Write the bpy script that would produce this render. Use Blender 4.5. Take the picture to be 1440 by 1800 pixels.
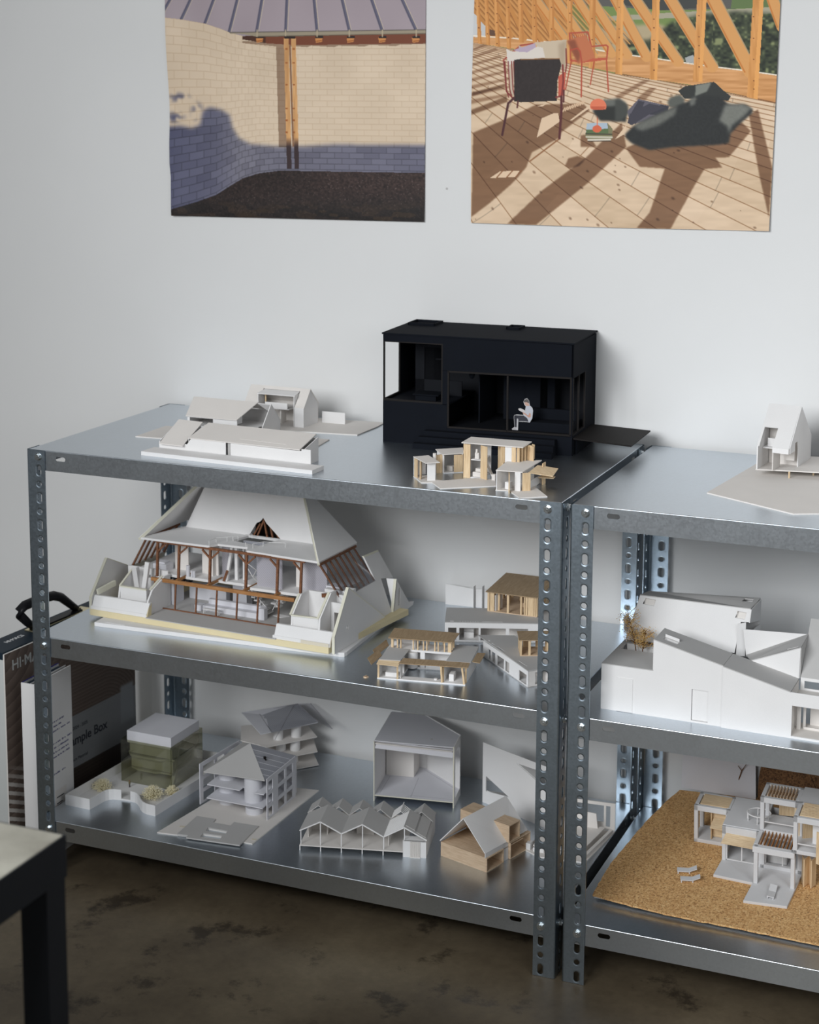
import bpy, bmesh, math, random
import numpy as np
from mathutils import Matrix, Vector
from mathutils.geometry import tessellate_polygon

random.seed(7)
SC = bpy.context.scene
for o in list(bpy.data.objects):
    bpy.data.objects.remove(o)
COL = SC.collection

# ---------------------------------------------------------------- camera
cam = bpy.data.cameras.new('camera')
co = bpy.data.objects.new('camera', cam); COL.objects.link(co); SC.camera = co
cam.sensor_fit = 'VERTICAL'; cam.sensor_height = 36.0; cam.sensor_width = 28.8
cam.lens = 59.149
cam.shift_x = -0.04056; cam.shift_y = -0.16451
R_ = Vector((0.92896801, 0.37007388, 0.00798513))
U_ = Vector((-0.061962, 0.13419834, 0.98901543))
F_ = Vector((-0.36493718, 0.91925847, -0.14759649))
co.matrix_world = Matrix(((R_.x, U_.x, -F_.x, 1.78993576), (R_.y, U_.y, -F_.y, -2.45641206),
                          (R_.z, U_.z, -F_.z, 1.43586853), (0, 0, 0, 1)))
cam.clip_start = 0.05; cam.clip_end = 60
cam.dof.use_dof = True; cam.dof.focus_distance = 2.72; cam.dof.aperture_fstop = 7.0

# ---------------------------------------------------------------- light and exposure
SC.view_settings.view_transform = 'Standard'; SC.view_settings.look = 'None'
SC.view_settings.gamma = 1.0; SC.view_settings.use_curve_mapping = False
SC.view_settings.exposure = -0.62
wd = bpy.data.worlds.new('room_air'); SC.world = wd; wd.use_nodes = True
bg = wd.node_tree.nodes['Background']
bg.inputs['Color'].default_value = (0.94, 0.96, 0.97, 1); bg.inputs['Strength'].default_value = 0.30

def area(name, loc, target, sx, sy, power, color, spread=180):
    l = bpy.data.lights.new(name, 'AREA'); l.shape = 'RECTANGLE'; l.size = sx; l.size_y = sy
    l.energy = power; l.color = color; l.spread = math.radians(spread)
    o = bpy.data.objects.new(name, l); COL.objects.link(o); o.location = loc
    o.rotation_euler = (Vector(target) - Vector(loc)).to_track_quat('-Z', 'Y').to_euler()
    o.visible_camera = False
    return o
WINDOW_LIGHT = area('window_daylight', (0.15, -4.0, 2.4), (1.55, 0.5, 0.66), 2.2, 1.6, 51, (0.955, 0.98, 1.0), 78)
SIDE_LIGHT = area('side_fill', (2.9, -1.9, 1.7), (1.45, -0.35, 0.0), 1.2, 1.2, 8.5, (0.93, 0.97, 1.0), 100)  # added fill, brightens the floor, wall and shelf fronts on the right

# ---------------------------------------------------------------- materials
def srgb(r, g, b):
    f = lambda c: (c / 12.92 if c <= .04045 else ((c + .055) / 1.055) ** 2.4)
    return (f(r / 255), f(g / 255), f(b / 255), 1)

class Nt:
    def __init__(s, name):
        s.m = bpy.data.materials.new(name); s.m.use_nodes = True
        s.t = s.m.node_tree; s.b = s.t.nodes['Principled BSDF']
    def n(s, kind, **kw):
        nd = s.t.nodes.new(kind)
        for k, v in kw.items():
            if k.startswith('i_'): nd.inputs[k[2:].replace('_', ' ')].default_value = v
            else: setattr(nd, k, v)
        return nd
    def l(s, a, b): s.t.links.new(a, b)
    def coords(s, scale=(1, 1, 1), kind='Object'):
        tc = s.n('ShaderNodeTexCoord'); mp = s.n('ShaderNodeMapping'); mp.inputs['Scale'].default_value = scale
        s.l(tc.outputs[kind], mp.inputs['Vector']); return mp.outputs['Vector']
    def noise(s, vec, scale, detail=4, rough=.55):
        nd = s.n('ShaderNodeTexNoise'); nd.inputs['Scale'].default_value = scale
        nd.inputs['Detail'].default_value = detail; nd.inputs['Roughness'].default_value = rough
        s.l(vec, nd.inputs['Vector']); return nd.outputs['Fac']
    def ramp(s, fac, stops):
        r = s.n('ShaderNodeValToRGB'); e = r.color_ramp.elements
        while len(e) < len(stops): e.new(.5)
        for el, (p, c) in zip(e, stops): el.position = p; el.color = c
        s.l(fac, r.inputs['Fac']); return r.outputs['Color']
    def bump(s, fac, strength, dist=.001):
        b = s.n('ShaderNodeBump'); b.inputs['Strength'].default_value = strength; b.inputs['Distance'].default_value = dist
        s.l(fac, b.inputs['Height']); s.l(b.outputs['Normal'], s.b.inputs['Normal'])
    def set(s, **kw):
        for k, v in kw.items(): s.b.inputs[k.replace('_', ' ')].default_value = v
        return s

def card(name, c, var=.03, rough=.75, grain=900, bump=.15):
    n = Nt(name); v = n.coords(); f = n.noise(v, grain, 3); f2 = n.noise(v, 14, 2)
    mx = n.n('ShaderNodeMath', operation='ADD'); n.l(f, mx.inputs[0]); n.l(f2, mx.inputs[1])
    d = n.n('ShaderNodeMath', operation='MULTIPLY'); d.inputs[1].default_value = .5; n.l(mx.outputs[0], d.inputs[0])
    lo = tuple(x * (1 - var) for x in c[:3]) + (1,); hi = tuple(min(1, x * (1 + var)) for x in c[:3]) + (1,)
    n.l(n.ramp(d.outputs[0], [(.35, lo), (.65, hi)]), n.b.inputs['Base Color'])
    n.set(Roughness=rough); n.b.inputs['Specular IOR Level'].default_value = .25 if c[1] > .02 else .12
    if bump: n.bump(f, bump, .0003)
    return n.m

WHITE = card('white_card', (.80, .79, .785, 1))
IVORY = card('ivory_card', (.77, .735, .70, 1))
LILAC = card('cool_white_card', (.70, .70, .74, 1))
GREYC = card('grey_and_shaded_card', (.52, .51, .50, 1))  # real grey card; on the folded roof model, roof shade put into colour
FOAM = card('foam_edge', (.74, .72, .60, 1), .05)
CREAM = card('cream_foam', (.76, .66, .42, 1), .05)
PASTE = card('white_plaster_print', (.69, .69, .70, 1), .05, .8, 1500, .5)
BLACK = card('black_card', (.0060, .0075, .0115, 1), .12, .85, 1200, .2)
BLACKLINE = card('dark_brown_frame', (.0145, .0125, .012, 1), .1, .6)
DARKIN = card('shadow_black_card', (.009, .010, .013, 1), .1, .7)
LINE = card('grey_pencil_line', (.33, .32, .35, 1))
TAPE = card('masking_tape', (.70, .64, .52, 1))

def wood(name, a, b, scale=(60, 600, 600), rough=.65):
    n = Nt(name); v = n.coords(scale); f = n.noise(v, 1.0, 4, .6)
    n.l(n.ramp(f, [(.3, a), (.7, b)]), n.b.inputs['Base Color']); n.set(Roughness=rough)
    n.b.inputs['Specular IOR Level'].default_value = .3
    n.bump(f, .2, .0003); return n.m
BALSA = wood('balsa_wood', srgb(208, 180, 142), srgb(234, 212, 178))
BALSAV = wood('balsa_wood_upright', srgb(206, 176, 136), srgb(234, 210, 174), (500, 500, 40))
PLY = wood('veneer_wood', srgb(196, 168, 138), srgb(222, 198, 170), (40, 300, 400))
BOARD = wood('brown_roof_board', srgb(158, 134, 104), srgb(180, 156, 126), (300, 40, 300))
STICK = wood('stained_stick', srgb(104, 68, 48), srgb(142, 96, 68), (200, 200, 200))
STICKL = wood('orange_brown_stick', srgb(150, 104, 62), srgb(182, 132, 84), (40, 200, 200))

def steel(name, base, rough, metal=1.0, spangle=.14, scale=220):
    n = Nt(name); v = n.coords()
    vor = n.n('ShaderNodeTexVoronoi'); vor.inputs['Scale'].default_value = scale; n.l(v, vor.inputs['Vector'])
    bw = n.n('ShaderNodeRGBToBW'); n.l(vor.outputs['Color'], bw.inputs['Color'])
    f2 = n.noise(v, 9, 5)
    ad = n.n('ShaderNodeMath', operation='ADD'); n.l(bw.outputs[0], ad.inputs[0]); n.l(f2, ad.inputs[1])
    hf = n.n('ShaderNodeMath', operation='MULTIPLY'); hf.inputs[1].default_value = .5; n.l(ad.outputs[0], hf.inputs[0])
    lo = tuple(x * (1 - spangle) for x in base) + (1,); hi = tuple(min(1, x * (1 + spangle)) for x in base) + (1,)
    n.l(n.ramp(hf.outputs[0], [(.3, lo), (.7, hi)]), n.b.inputs['Base Color'])
    mr = n.n('ShaderNodeMapRange'); mr.inputs['To Min'].default_value = rough - .03; mr.inputs['To Max'].default_value = rough + .04
    n.l(hf.outputs[0], mr.inputs['Value']); n.l(mr.outputs[0], n.b.inputs['Roughness'])
    n.set(Metallic=metal)
    fb = n.noise(v, 500, 2); n.bump(fb, .015, .0003)
    return n.m
STEEL = steel('galvanised_steel', (.35, .415, .475), .35, spangle=.06, scale=300)
STEELTOP = steel('galvanised_shelf_steel', (.60, .65, .70), .31, spangle=.03, scale=300)
ZINC = steel('zinc_bolt', (.62, .66, .68), .25, spangle=.05)

def clear(name, tint, gloss=.06, rough=.05):
    n = Nt(name); t = n.t; t.nodes.remove(n.b)
    tr = n.n('ShaderNodeBsdfTransparent'); tr.inputs['Color'].default_value = tint
    gl = n.n('ShaderNodeBsdfGlossy'); gl.inputs['Roughness'].default_value = rough
    lw = n.n('ShaderNodeLayerWeight'); lw.inputs['Blend'].default_value = .25
    mp = n.n('ShaderNodeMapRange'); mp.inputs['To Min'].default_value = gloss; mp.inputs['To Max'].default_value = .5
    n.l(lw.outputs['Facing'], mp.inputs['Value'])
    mx = n.n('ShaderNodeMixShader'); n.l(mp.outputs[0], mx.inputs['Fac']); n.l(tr.outputs[0], mx.inputs[1]); n.l(gl.outputs[0], mx.inputs[2])
    n.l(mx.outputs[0], t.nodes['Material Output'].inputs['Surface'])
    return n.m
CLEAR = clear('clear_acetate', (.93, .93, .95, 1))
OLIVE = clear('olive_acrylic', (.82, .82, .74, 1), .05)
def frosted(name, c, trans):
    n = Nt(name); t = n.t; v = n.coords((1, 1, 1)); w = n.n('ShaderNodeTexWave'); w.wave_type = 'BANDS'; w.bands_direction = 'DIAGONAL'
    w.inputs['Scale'].default_value = 130; n.l(v, w.inputs['Vector'])
    n.l(n.ramp(w.outputs['Fac'], [(.2, tuple(x * .82 for x in c[:3]) + (1,)), (.8, c)]), n.b.inputs['Base Color'])
    n.set(Roughness=.4)
    tr = n.n('ShaderNodeBsdfTransparent'); mx = n.n('ShaderNodeMixShader'); mx.inputs['Fac'].default_value = 1 - trans
    n.l(tr.outputs[0], mx.inputs[1]); n.l(n.b.outputs[0], mx.inputs[2])
    n.l(mx.outputs[0], t.nodes['Material Output'].inputs['Surface'])
    return n.m
OLIVEIN = frosted('etched_olive_sheet', (.58, .58, .51, 1), .10)
SMOKE = frosted('smoked_acetate', (.50, .51, .56, 1), .35)
VELLUM = frosted('tracing_sheet', (.62, .60, .66, 1), .45)

n = Nt('wall_paint'); v = n.coords(); f = n.noise(v, 2.5, 4); f2 = n.noise(v, 260, 3)
n.l(n.ramp(f, [(.3, (.77, .77, .765, 1)), (.7, (.80, .80, .795, 1))]), n.b.inputs['Base Color']); n.set(Roughness=.72)
n.b.inputs['Specular IOR Level'].default_value = .2; n.bump(f2, .12, .0006); WALL = n.m

n = Nt('stained_concrete'); v = n.coords()
f1 = n.noise(v, 2.2, 8, .62); f2 = n.noise(v, 7.0, 8, .7); f3 = n.noise(v, 60, 6, .7)
base = n.ramp(f1, [(.30, srgb(70, 60, 47)), (.5, srgb(104, 92, 74)), (.72, srgb(132, 119, 97))])
spots = n.ramp(f2, [(.56, (1, 1, 1, 1)), (.63, (.42, .41, .42, 1))])
grit = n.ramp(f3, [(.3, (.86, .86, .86, 1)), (.7, (1.08, 1.08, 1.08, 1))])
m1 = n.n('ShaderNodeMixRGB', blend_type='MULTIPLY'); m1.inputs[0].default_value = 1; n.l(base, m1.inputs[1]); n.l(spots, m1.inputs[2])
m2 = n.n('ShaderNodeMixRGB', blend_type='MULTIPLY'); m2.inputs[0].default_value = 1; n.l(m1.outputs[0], m2.inputs[1]); n.l(grit, m2.inputs[2])
n.l(m2.outputs[0], n.b.inputs['Base Color']); n.set(Roughness=.52); n.b.inputs['Specular IOR Level'].default_value = .35
n.bump(f3, .12, .001); FLOOR = n.m

def cork(name, cols):
    n = Nt(name); v = n.coords(); vo = n.n('ShaderNodeTexVoronoi'); vo.inputs['Scale'].default_value = 420; n.l(v, vo.inputs['Vector'])
    bw = n.n('ShaderNodeRGBToBW'); n.l(vo.outputs['Color'], bw.inputs['Color']); f = n.noise(v, 700, 4, .7)
    ad = n.n('ShaderNodeMath', operation='ADD'); n.l(bw.outputs[0], ad.inputs[0]); n.l(f, ad.inputs[1])
    hf = n.n('ShaderNodeMath', operation='MULTIPLY'); hf.inputs[1].default_value = .5; n.l(ad.outputs[0], hf.inputs[0])
    n.l(n.ramp(hf.outputs[0], cols), n.b.inputs['Base Color']); n.set(Roughness=.9); n.bump(f, .6, .0012); return n.m
CORK = cork('cork_sheet', [(.22, srgb(120, 80, 44)), (.40, srgb(208, 158, 102)), (.6, srgb(228, 184, 126)), (.78, srgb(244, 212, 158))])
CORKD = cork('shaded_cork_sheet', [(.25, srgb(60, 40, 26)), (.5, srgb(110, 78, 50)), (.75, srgb(136, 100, 66))])  # same cork, colour darkened for the shade the rear board stands in
FLUFF = card('dried_bush', srgb(240, 232, 200), .15)
GOLD = card('dried_plant', srgb(222, 184, 118), .25)
TWIGM = card('brown_twig', srgb(110, 76, 44), .2)
DARKTEAL = card('dark_blue_box', srgb(28, 42, 54), .06, .55)
PLASTIC = card('black_plastic', (.012, .012, .014, 1), .05, .35, 300, .05)
BLACKMET = card('black_painted_steel', (.012, .014, .018, 1), .1, .45, 400, .1)
BRASS = steel('brass_catch', (.75, .66, .42), .3, spangle=.05)
PALEBOX = card('pale_grey_box', (.60, .62, .61, 1))
INK = card('navy_ink', srgb(30, 32, 110), .02); INKD = card('dark_grey_ink', srgb(52, 54, 62), .02); INKW = card('white_ink', (.8, .8, .8, 1), .02)
n = Nt('table_concrete'); v = n.coords(); f = n.noise(v, 9, 6, .6)
n.l(n.ramp(f, [(.35, srgb(150, 146, 134)), (.65, srgb(190, 187, 174))]), n.b.inputs['Base Color']); n.set(Roughness=.55); TABLETOP = n.m
def plain(name, c, rough=.6):
    n = Nt(name); n.set(Base_Color=c, Roughness=rough); return n.m
def vcol(name, rough=.55):
    n = Nt(name); a = n.n('ShaderNodeVertexColor'); a.layer_name = 'print'; n.l(a.outputs['Color'], n.b.inputs['Base Color'])
    n.set(Roughness=rough); n.b.inputs['Specular IOR Level'].default_value = .3; return n.m
PRINT = vcol('photo_print')

# ---------------------------------------------------------------- mesh helpers (all in millimetres)
WHOLE = set('roof_slats roof_lattice roof_seam plan_line small_print flower_head foliage twig stem handrail stair folding_door line_and_shade_band roof_edge_line balcony_rail folded_screen twig_stem rail roof_panel handle_plate planter_lining tape_strip'.split())   # parts kept in one mesh
class M:
    def __init__(s): s.v = []; s.f = []; s.p = []
    def mark(s, v0, f0): s.p.append((v0, len(s.v), f0, len(s.f)))
    def poly(s, pts):
        k = len(s.v); f0 = len(s.f); s.v += [tuple(p) for p in pts]; s.f.append(tuple(range(k, k + len(pts)))); s.mark(k, f0); return s
    def box(s, x0, x1, y0, y1, z0, z1):
        return s.ext([(x0, y0, z0), (x1, y0, z0), (x1, y1, z0), (x0, y1, z0)], (0, 0, z1 - z0))
    def ext(s, pts, vec, holes=()):
        """closed prism: polygon (with holes) swept along vec"""
        vec = Vector(vec); P = [Vector(p) for p in pts]; H = [[Vector(p) for p in h] for h in holes]
        k = len(s.v); f0 = len(s.f)
        allp = P[:]
        for h in H: allp += h
        n_ = len(allp)
        s.v += [tuple(p) for p in allp] + [tuple(p + vec) for p in allp]
        if H or len(P) > 4:
            for t in tessellate_polygon([P] + H):
                s.f.append(tuple(k + i for i in t)); s.f.append(tuple(k + n_ + i for i in reversed(t)))
        else:
            s.f.append(tuple(k + i for i in range(len(P)))); s.f.append(tuple(k + n_ + i for i in reversed(range(len(P)))))
        o = 0
        for loop in [P] + H:
            c = len(loop)
            for i in range(c):
                j = (i + 1) % c
                s.f.append((k + o + i, k + o + j, k + n_ + o + j, k + n_ + o + i))
            o += c
        s.mark(k, f0); return s
    def sheet(s, pts, t, holes=()):
        """card: polygon thickened t mm to the back of its normal"""
        P = [Vector(p) for p in pts]; nn = Vector((0, 0, 0))
        for i in range(len(P)):
            a, b = P[i], P[(i + 1) % len(P)]
            nn += Vector(((a.y - b.y) * (a.z + b.z), (a.z - b.z) * (a.x + b.x), (a.x - b.x) * (a.y + b.y)))
        nn.normalize(); return s.ext(pts, -nn * t, holes)
    def bar(s, p, q, w, h=None, up=(0, 0, 1)):
        h = h or w; p = Vector(p); q = Vector(q); d = (q - p).normalized(); u = Vector(up)
        if abs(d.dot(u)) > .95: u = Vector((0, 1, 0))
        a = d.cross(u).normalized(); b = a.cross(d).normalized()
        pts = [p + a * w / 2 + b * h / 2, p - a * w / 2 + b * h / 2, p - a * w / 2 - b * h / 2, p + a * w / 2 - b * h / 2]
        return s.ext(pts, q - p)
    def tube(s, path, r, n=8, closed=False):
        P = [Vector(p) for p in path]; rings = []; L = len(P); k0 = len(s.v); f0 = len(s.f)
        for i, p in enumerate(P):
            a = P[(i - 1) % L] if (closed or i > 0) else P[i]; b = P[(i + 1) % L] if (closed or i < L - 1) else P[i]
            d = (b - a).normalized(); u = Vector((0, 0, 1)) if abs(d.z) < .9 else Vector((0, 1, 0))
            x = d.cross(u).normalized(); y = d.cross(x).normalized()
            rr = r[i] if isinstance(r, (list, tuple)) else r
            k = len(s.v); s.v += [tuple(p + x * rr * math.cos(t) + y * rr * math.sin(t)) for t in [2 * math.pi * j / n for j in range(n)]]
            rings.append(k)
        for i in range(L if closed else L - 1):
            a, b = rings[i], rings[(i + 1) % L]
            for j in range(n): s.f.append((a + j, a + (j + 1) % n, b + (j + 1) % n, b + j))
        if not closed:
            s.f.append(tuple(rings[0] + j for j in range(n))); s.f.append(tuple(rings[-1] + j for j in range(n)))
        s.mark(k0, f0); return s
    def cyl(s, cx, cy, z0, z1, r, n=40):
        return s.ext([(cx + r * math.cos(2 * math.pi * i / n), cy + r * math.sin(2 * math.pi * i / n), z0) for i in range(n)], (0, 0, z1 - z0))
    def blob(s, c, r, n=8, sq=(1, 1, 1)):
        k = len(s.v); f0 = len(s.f); R = n // 2
        for i in range(1, R):
            for j in range(n):
                t = math.pi * i / R; p = 2 * math.pi * j / n
                s.v.append((c[0] + r * sq[0] * math.sin(t) * math.cos(p), c[1] + r * sq[1] * math.sin(t) * math.sin(p), c[2] + r * sq[2] * math.cos(t)))
        s.v += [(c[0], c[1], c[2] + r * sq[2]), (c[0], c[1], c[2] - r * sq[2])]
        top, bot = len(s.v) - 2, len(s.v) - 1
        for i in range(R - 2):
            for j in range(n): s.f.append((k + i * n + j, k + i * n + (j + 1) % n, k + (i + 1) * n + (j + 1) % n, k + (i + 1) * n + j))
        for j in range(n):
            s.f.append((top, k + (j + 1) % n, k + j)); s.f.append((bot, k + (R - 2) * n + j, k + (R - 2) * n + (j + 1) % n))
        s.mark(k, f0); return s
    def groups(s):
        """pieces that touch each other, as lists"""
        B = [(np.array(s.v[a:b]).min(0) - .25, np.array(s.v[a:b]).max(0) + .25) for a, b, _, _ in s.p]; r = list(range(len(B)))
        def find(i):
            while r[i] != i: i = r[i]
            return i
        for i in range(len(B)):
            for j in range(i):
                if (B[i][0] <= B[j][1]).all() and (B[j][0] <= B[i][1]).all(): r[find(i)] = find(j)
        out = {}
        for i in range(len(B)): out.setdefault(find(i), []).append(s.p[i])
        return list(out.values())
    def build(s, name, mat, parent=None, smooth=False, bevel=0):
        if parent and name not in WHOLE and len(s.p) > 1 and sum(b - a for a, b, _, _ in s.p) == len(s.v):
            g = s.groups()
            if len(g) > 1:
                for ps in g:
                    m = M(); 
                    for a, b, c, d in ps:
                        k = len(m.v) - a; m.v += s.v[a:b]; m.f += [tuple(i + k for i in f) for f in s.f[c:d]]
                    o = m.build(name, mat, parent, smooth, bevel)
                return o
        me = bpy.data.meshes.new(name); me.from_pydata([(a / 1000, b / 1000, c / 1000) for a, b, c in s.v], [], s.f)
        bm = bmesh.new(); bm.from_mesh(me); bmesh.ops.recalc_face_normals(bm, faces=bm.faces); bm.to_mesh(me); bm.free()
        if smooth:
            for p in me.polygons: p.use_smooth = True
        me.materials.append(mat)
        o = bpy.data.objects.new(name, me); COL.objects.link(o)
        if parent: o.parent = parent
        if bevel:
            b = o.modifiers.new('edge', 'BEVEL'); b.width = bevel / 1000; b.segments = 2; b.limit_method = 'ANGLE'; b.angle_limit = math.radians(50)
        return o

def tag(o, label, cat, group=None):
    o['label'] = label; o['category'] = cat
    if group: o['group'] = group
    return o
def thing(name, label, cat, loc=(0, 0, 0), rz=0, group=None, rx=0):
    """an Empty at the base of a thing, location in millimetres, that parents its parts"""
    o = bpy.data.objects.new(name, None); o.empty_display_size = .02; COL.objects.link(o)
    o.location = (loc[0] / 1000, loc[1] / 1000, loc[2] / 1000); o.rotation_euler = (math.radians(rx), 0, math.radians(rz))
    return tag(o, label, cat, group)
def struct(o): o['kind'] = 'structure'; return o

H1, H2, H3 = 800.0, 454.3, 104.4      # shelf surfaces
WALL_Y = 503.0
# ---------------------------------------------------------------- room
struct(M().box(-2600, 4200, WALL_Y, WALL_Y + 120, 0, 2900).build('wall_back', WALL))
struct(M().box(-2600, 4200, -5200, WALL_Y, -80, 0).build('floor', FLOOR))

# ---------------------------------------------------------------- slotted angle shelving
def loop2(j, n=24):
    """outline of the hole in cell j: even = round hole, odd = upright slot"""
    out = []
    for i in range(n):
        t = 2 * math.pi * (i + .5) / n
        x, y = 4.7 * math.cos(t), 4.7 * math.sin(t)
        if j % 2: y += 4.4 if math.sin(t) > 0 else -4.4
        out.append((x, y))
    return out
def flange(m, place, uc=25.2, u0=4.0, u1=38.0, bolts=(0, 14, 28)):
    """one perforated flange; place(u, v, d) -> point, d = depth into the metal"""
    for j in range(32):
        zc = 788 - 25 * j; z0, z1 = max(zc - 12.5, .5), min(zc + 12.5, 800)
        hole = [(uc + a, zc + b) for a, b in loop2(j)]
        ring = [(uc + a * 1.42 , zc + (b * 1.42 if not j % 2 else b + (1.9 if b > 0 else -1.9) * abs(b / 9.1))) for a, b in loop2(j)]
        outer = [(u0, z0), (u1, z0), (u1, z1), (u0, z1)]
        P = [Vector((a, b, 0)) for a, b in outer]; Rg = [Vector((a, b, 0)) for a, b in ring]
        allp = outer + ring
        for d in (0, 1.9):
            k = len(m.v); m.v += [place(a, b, d) for a, b in allp]
            for t in tessellate_polygon([P, Rg]): m.f.append(tuple(k + i for i in t))
            dd = .4
            k2 = len(m.v); m.v += [place(a, b, d + dd) for a, b in hole]; c = len(hole)
            for i in range(c): m.f.append((k + 4 + i, k + 4 + (i + 1) % c, k2 + (i + 1) % c, k2 + i))
            if d == 0: kf = k2
        for i in range(c): m.f.append((kf + i, kf + (i + 1) % c, k2 + (i + 1) % c, k2 + i))
    k = len(m.v); m.v += [place(u1, .5, 0), place(u1, 800, 0), place(u1, 800, 1.9), place(u1, .5, 1.9)]; m.f.append((k, k + 1, k + 2, k + 3))
def post_mesh(sx, sy, W, D):
    m = M(); X = (lambda u: u) if sx > 0 else (lambda u: W - u); Y = (lambda u: u) if sy > 0 else (lambda u: D - u)
    flange(m, lambda u, v, d: (X(u), Y(d), v)); flange(m, lambda u, v, d: (X(d), Y(u), v))
    arc = [(4 - 4 * math.cos(a), 4 - 4 * math.sin(a)) for a in [math.pi / 2 * i / 6 for i in range(7)]]
    arc = [(0 + 4 * (1 - math.cos(a)), 4 * (1 - math.sin(a))) for a in [math.pi / 2 * i / 6 for i in range(7)]]
    for rr in (0, 1.9):
        s_ = (4 - rr) / 4
        pts = [(4 + (a - 4) * s_, 4 + (b - 4) * s_) for a, b in arc]
        for p, q in zip(pts, pts[1:]):
            k = len(m.v); m.v += [(X(p[0]), Y(p[1]), .5), (X(q[0]), Y(q[1]), .5), (X(q[0]), Y(q[1]), 800), (X(p[0]), Y(p[1]), 800)]; m.f.append((k, k + 1, k + 2, k + 3))
    return m
def panel_mesh(h, W, D):
    m = M(); x0, x1, y0, y1 = 2.6, W - 2.6, 2.6, D - 2.6; r = 1.5; b = h - 35.7
    m.box(x0 + r, x1 - r, y0 + r, y1 - r, h - .9, h)
    slot = lambda cx, cz: [(cx + (6.5 if math.cos(t) > 0 else -6.5) + 4 * math.cos(t), cz + 4 * math.sin(t)) for t in [2 * math.pi * (i + .5) / 20 for i in range(20)]]
    for y, d in ((y0, .9), (y1, -.9)):
        hs = [[(a, y, c) for a, c in slot(cx, h - 13.5)] for cx in (x0 + 67, x1 - 67)]
        m.ext([(x0 + r, y, b), (x1 - r, y, b), (x1 - r, y, h - r), (x0 + r, y, h - r)], (0, d, 0), hs)
        m.box(x0 + r, x1 - r, min(y, y + 10 * (1 if d > 0 else -1)), max(y, y + 10 * (1 if d > 0 else -1)), b - .9, b)
    for x, d in ((x0, .9), (x1, -.9)):
        hs = [[(x, a, c) for a, c in slot(cy, h - 13.5)] for cy in (y0 + 67, y1 - 67)]
        m.ext([(x, y0 + r, b), (x, y1 - r, b), (x, y1 - r, h - r), (x, y0 + r, h - r)], (d, 0, 0), hs)
    # rolled top edges
    A = [(r * (1 - math.cos(a)), r * math.sin(a)) for a in [math.pi / 2 * i / 5 for i in range(6)]]
    for (a, c), (e, g) in zip(A, A[1:]):
        za, zg = h - r + c, h - r + g
        m.poly([(x0 + r, y0 + a, za), (x1 - r, y0 + a, za), (x1 - r, y0 + e, zg), (x0 + r, y0 + e, zg)])
        m.poly([(x0 + r, y1 - a, za), (x1 - r, y1 - a, za), (x1 - r, y1 - e, zg), (x0 + r, y1 - e, zg)])
        m.poly([(x0 + a, y0 + r, za), (x0 + a, y1 - r, za), (x0 + e, y1 - r, zg), (x0 + e, y0 + r, zg)])
        m.poly([(x1 - a, y0 + r, za), (x1 - a, y1 - r, za), (x1 - e, y1 - r, zg), (x1 - e, y0 + r, zg)])
    return m
def bolt_mesh():
    m = M(); hexa = [(5.6 * math.cos(math.pi / 3 * i), 0, 5.6 * math.sin(math.pi / 3 * i)) for i in range(6)]
    m.ext(hexa, (0, -4.6, 0))
    m.ext([(4.6 * math.cos(2 * math.pi * i / 20), -4.6, 4.6 * math.sin(2 * math.pi * i / 20)) for i in range(20)], (0, -.7, 0))
    m.ext([(7 * math.cos(2 * math.pi * i / 24), 0.2, 7 * math.sin(2 * math.pi * i / 24)) for i in range(24)], (0, -.9, 0))
    m.ext([(1.4 * math.cos(2 * math.pi * i / 12), -5.3, 1.4 * math.sin(2 * math.pi * i / 12)) for i in range(12)], (0, -.25, 0))
    return m
def shelving(name, label, x, W=1006.0, D=486.4):
    r = thing(name, label, 'shelving unit', (x, 0, 0), 0, 'galvanised shelving units')
    for sx, sy in ((1, 1), (-1, 1), (1, -1), (-1, -1)): post_mesh(sx, sy, W, D).build('post', STEEL, r)
    for h in (H1, H2, H3): panel_mesh(h, W, D).build('shelf_panel', STEELTOP, r)
    b0 = bolt_mesh().build('bolt', ZINC, r, bevel=.4); first = True
    for z in (788, 438, 88):
        for px, py, a in ((25.2, 0, 0), (W - 25.2, 0, 0), (0, 25.2, -90), (W, 25.2, 90), (0, D - 25.2, -90), (W, D - 25.2, 90)):
            b = b0 if first else b0.copy()
            if not first: COL.objects.link(b); b.parent = r
            first = False
            b.location = (px / 1000, py / 1000, z / 1000); b.rotation_euler = (0, 0.3 * ((px + z) % 7), math.radians(a))
    return r
shelving('shelving_unit', 'galvanised slotted angle shelving unit on the left, topped by the black house model', 0)
shelving('shelving_unit', 'galvanised slotted angle shelving unit on the right, holding the cork landscape model', 1017.9)
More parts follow.
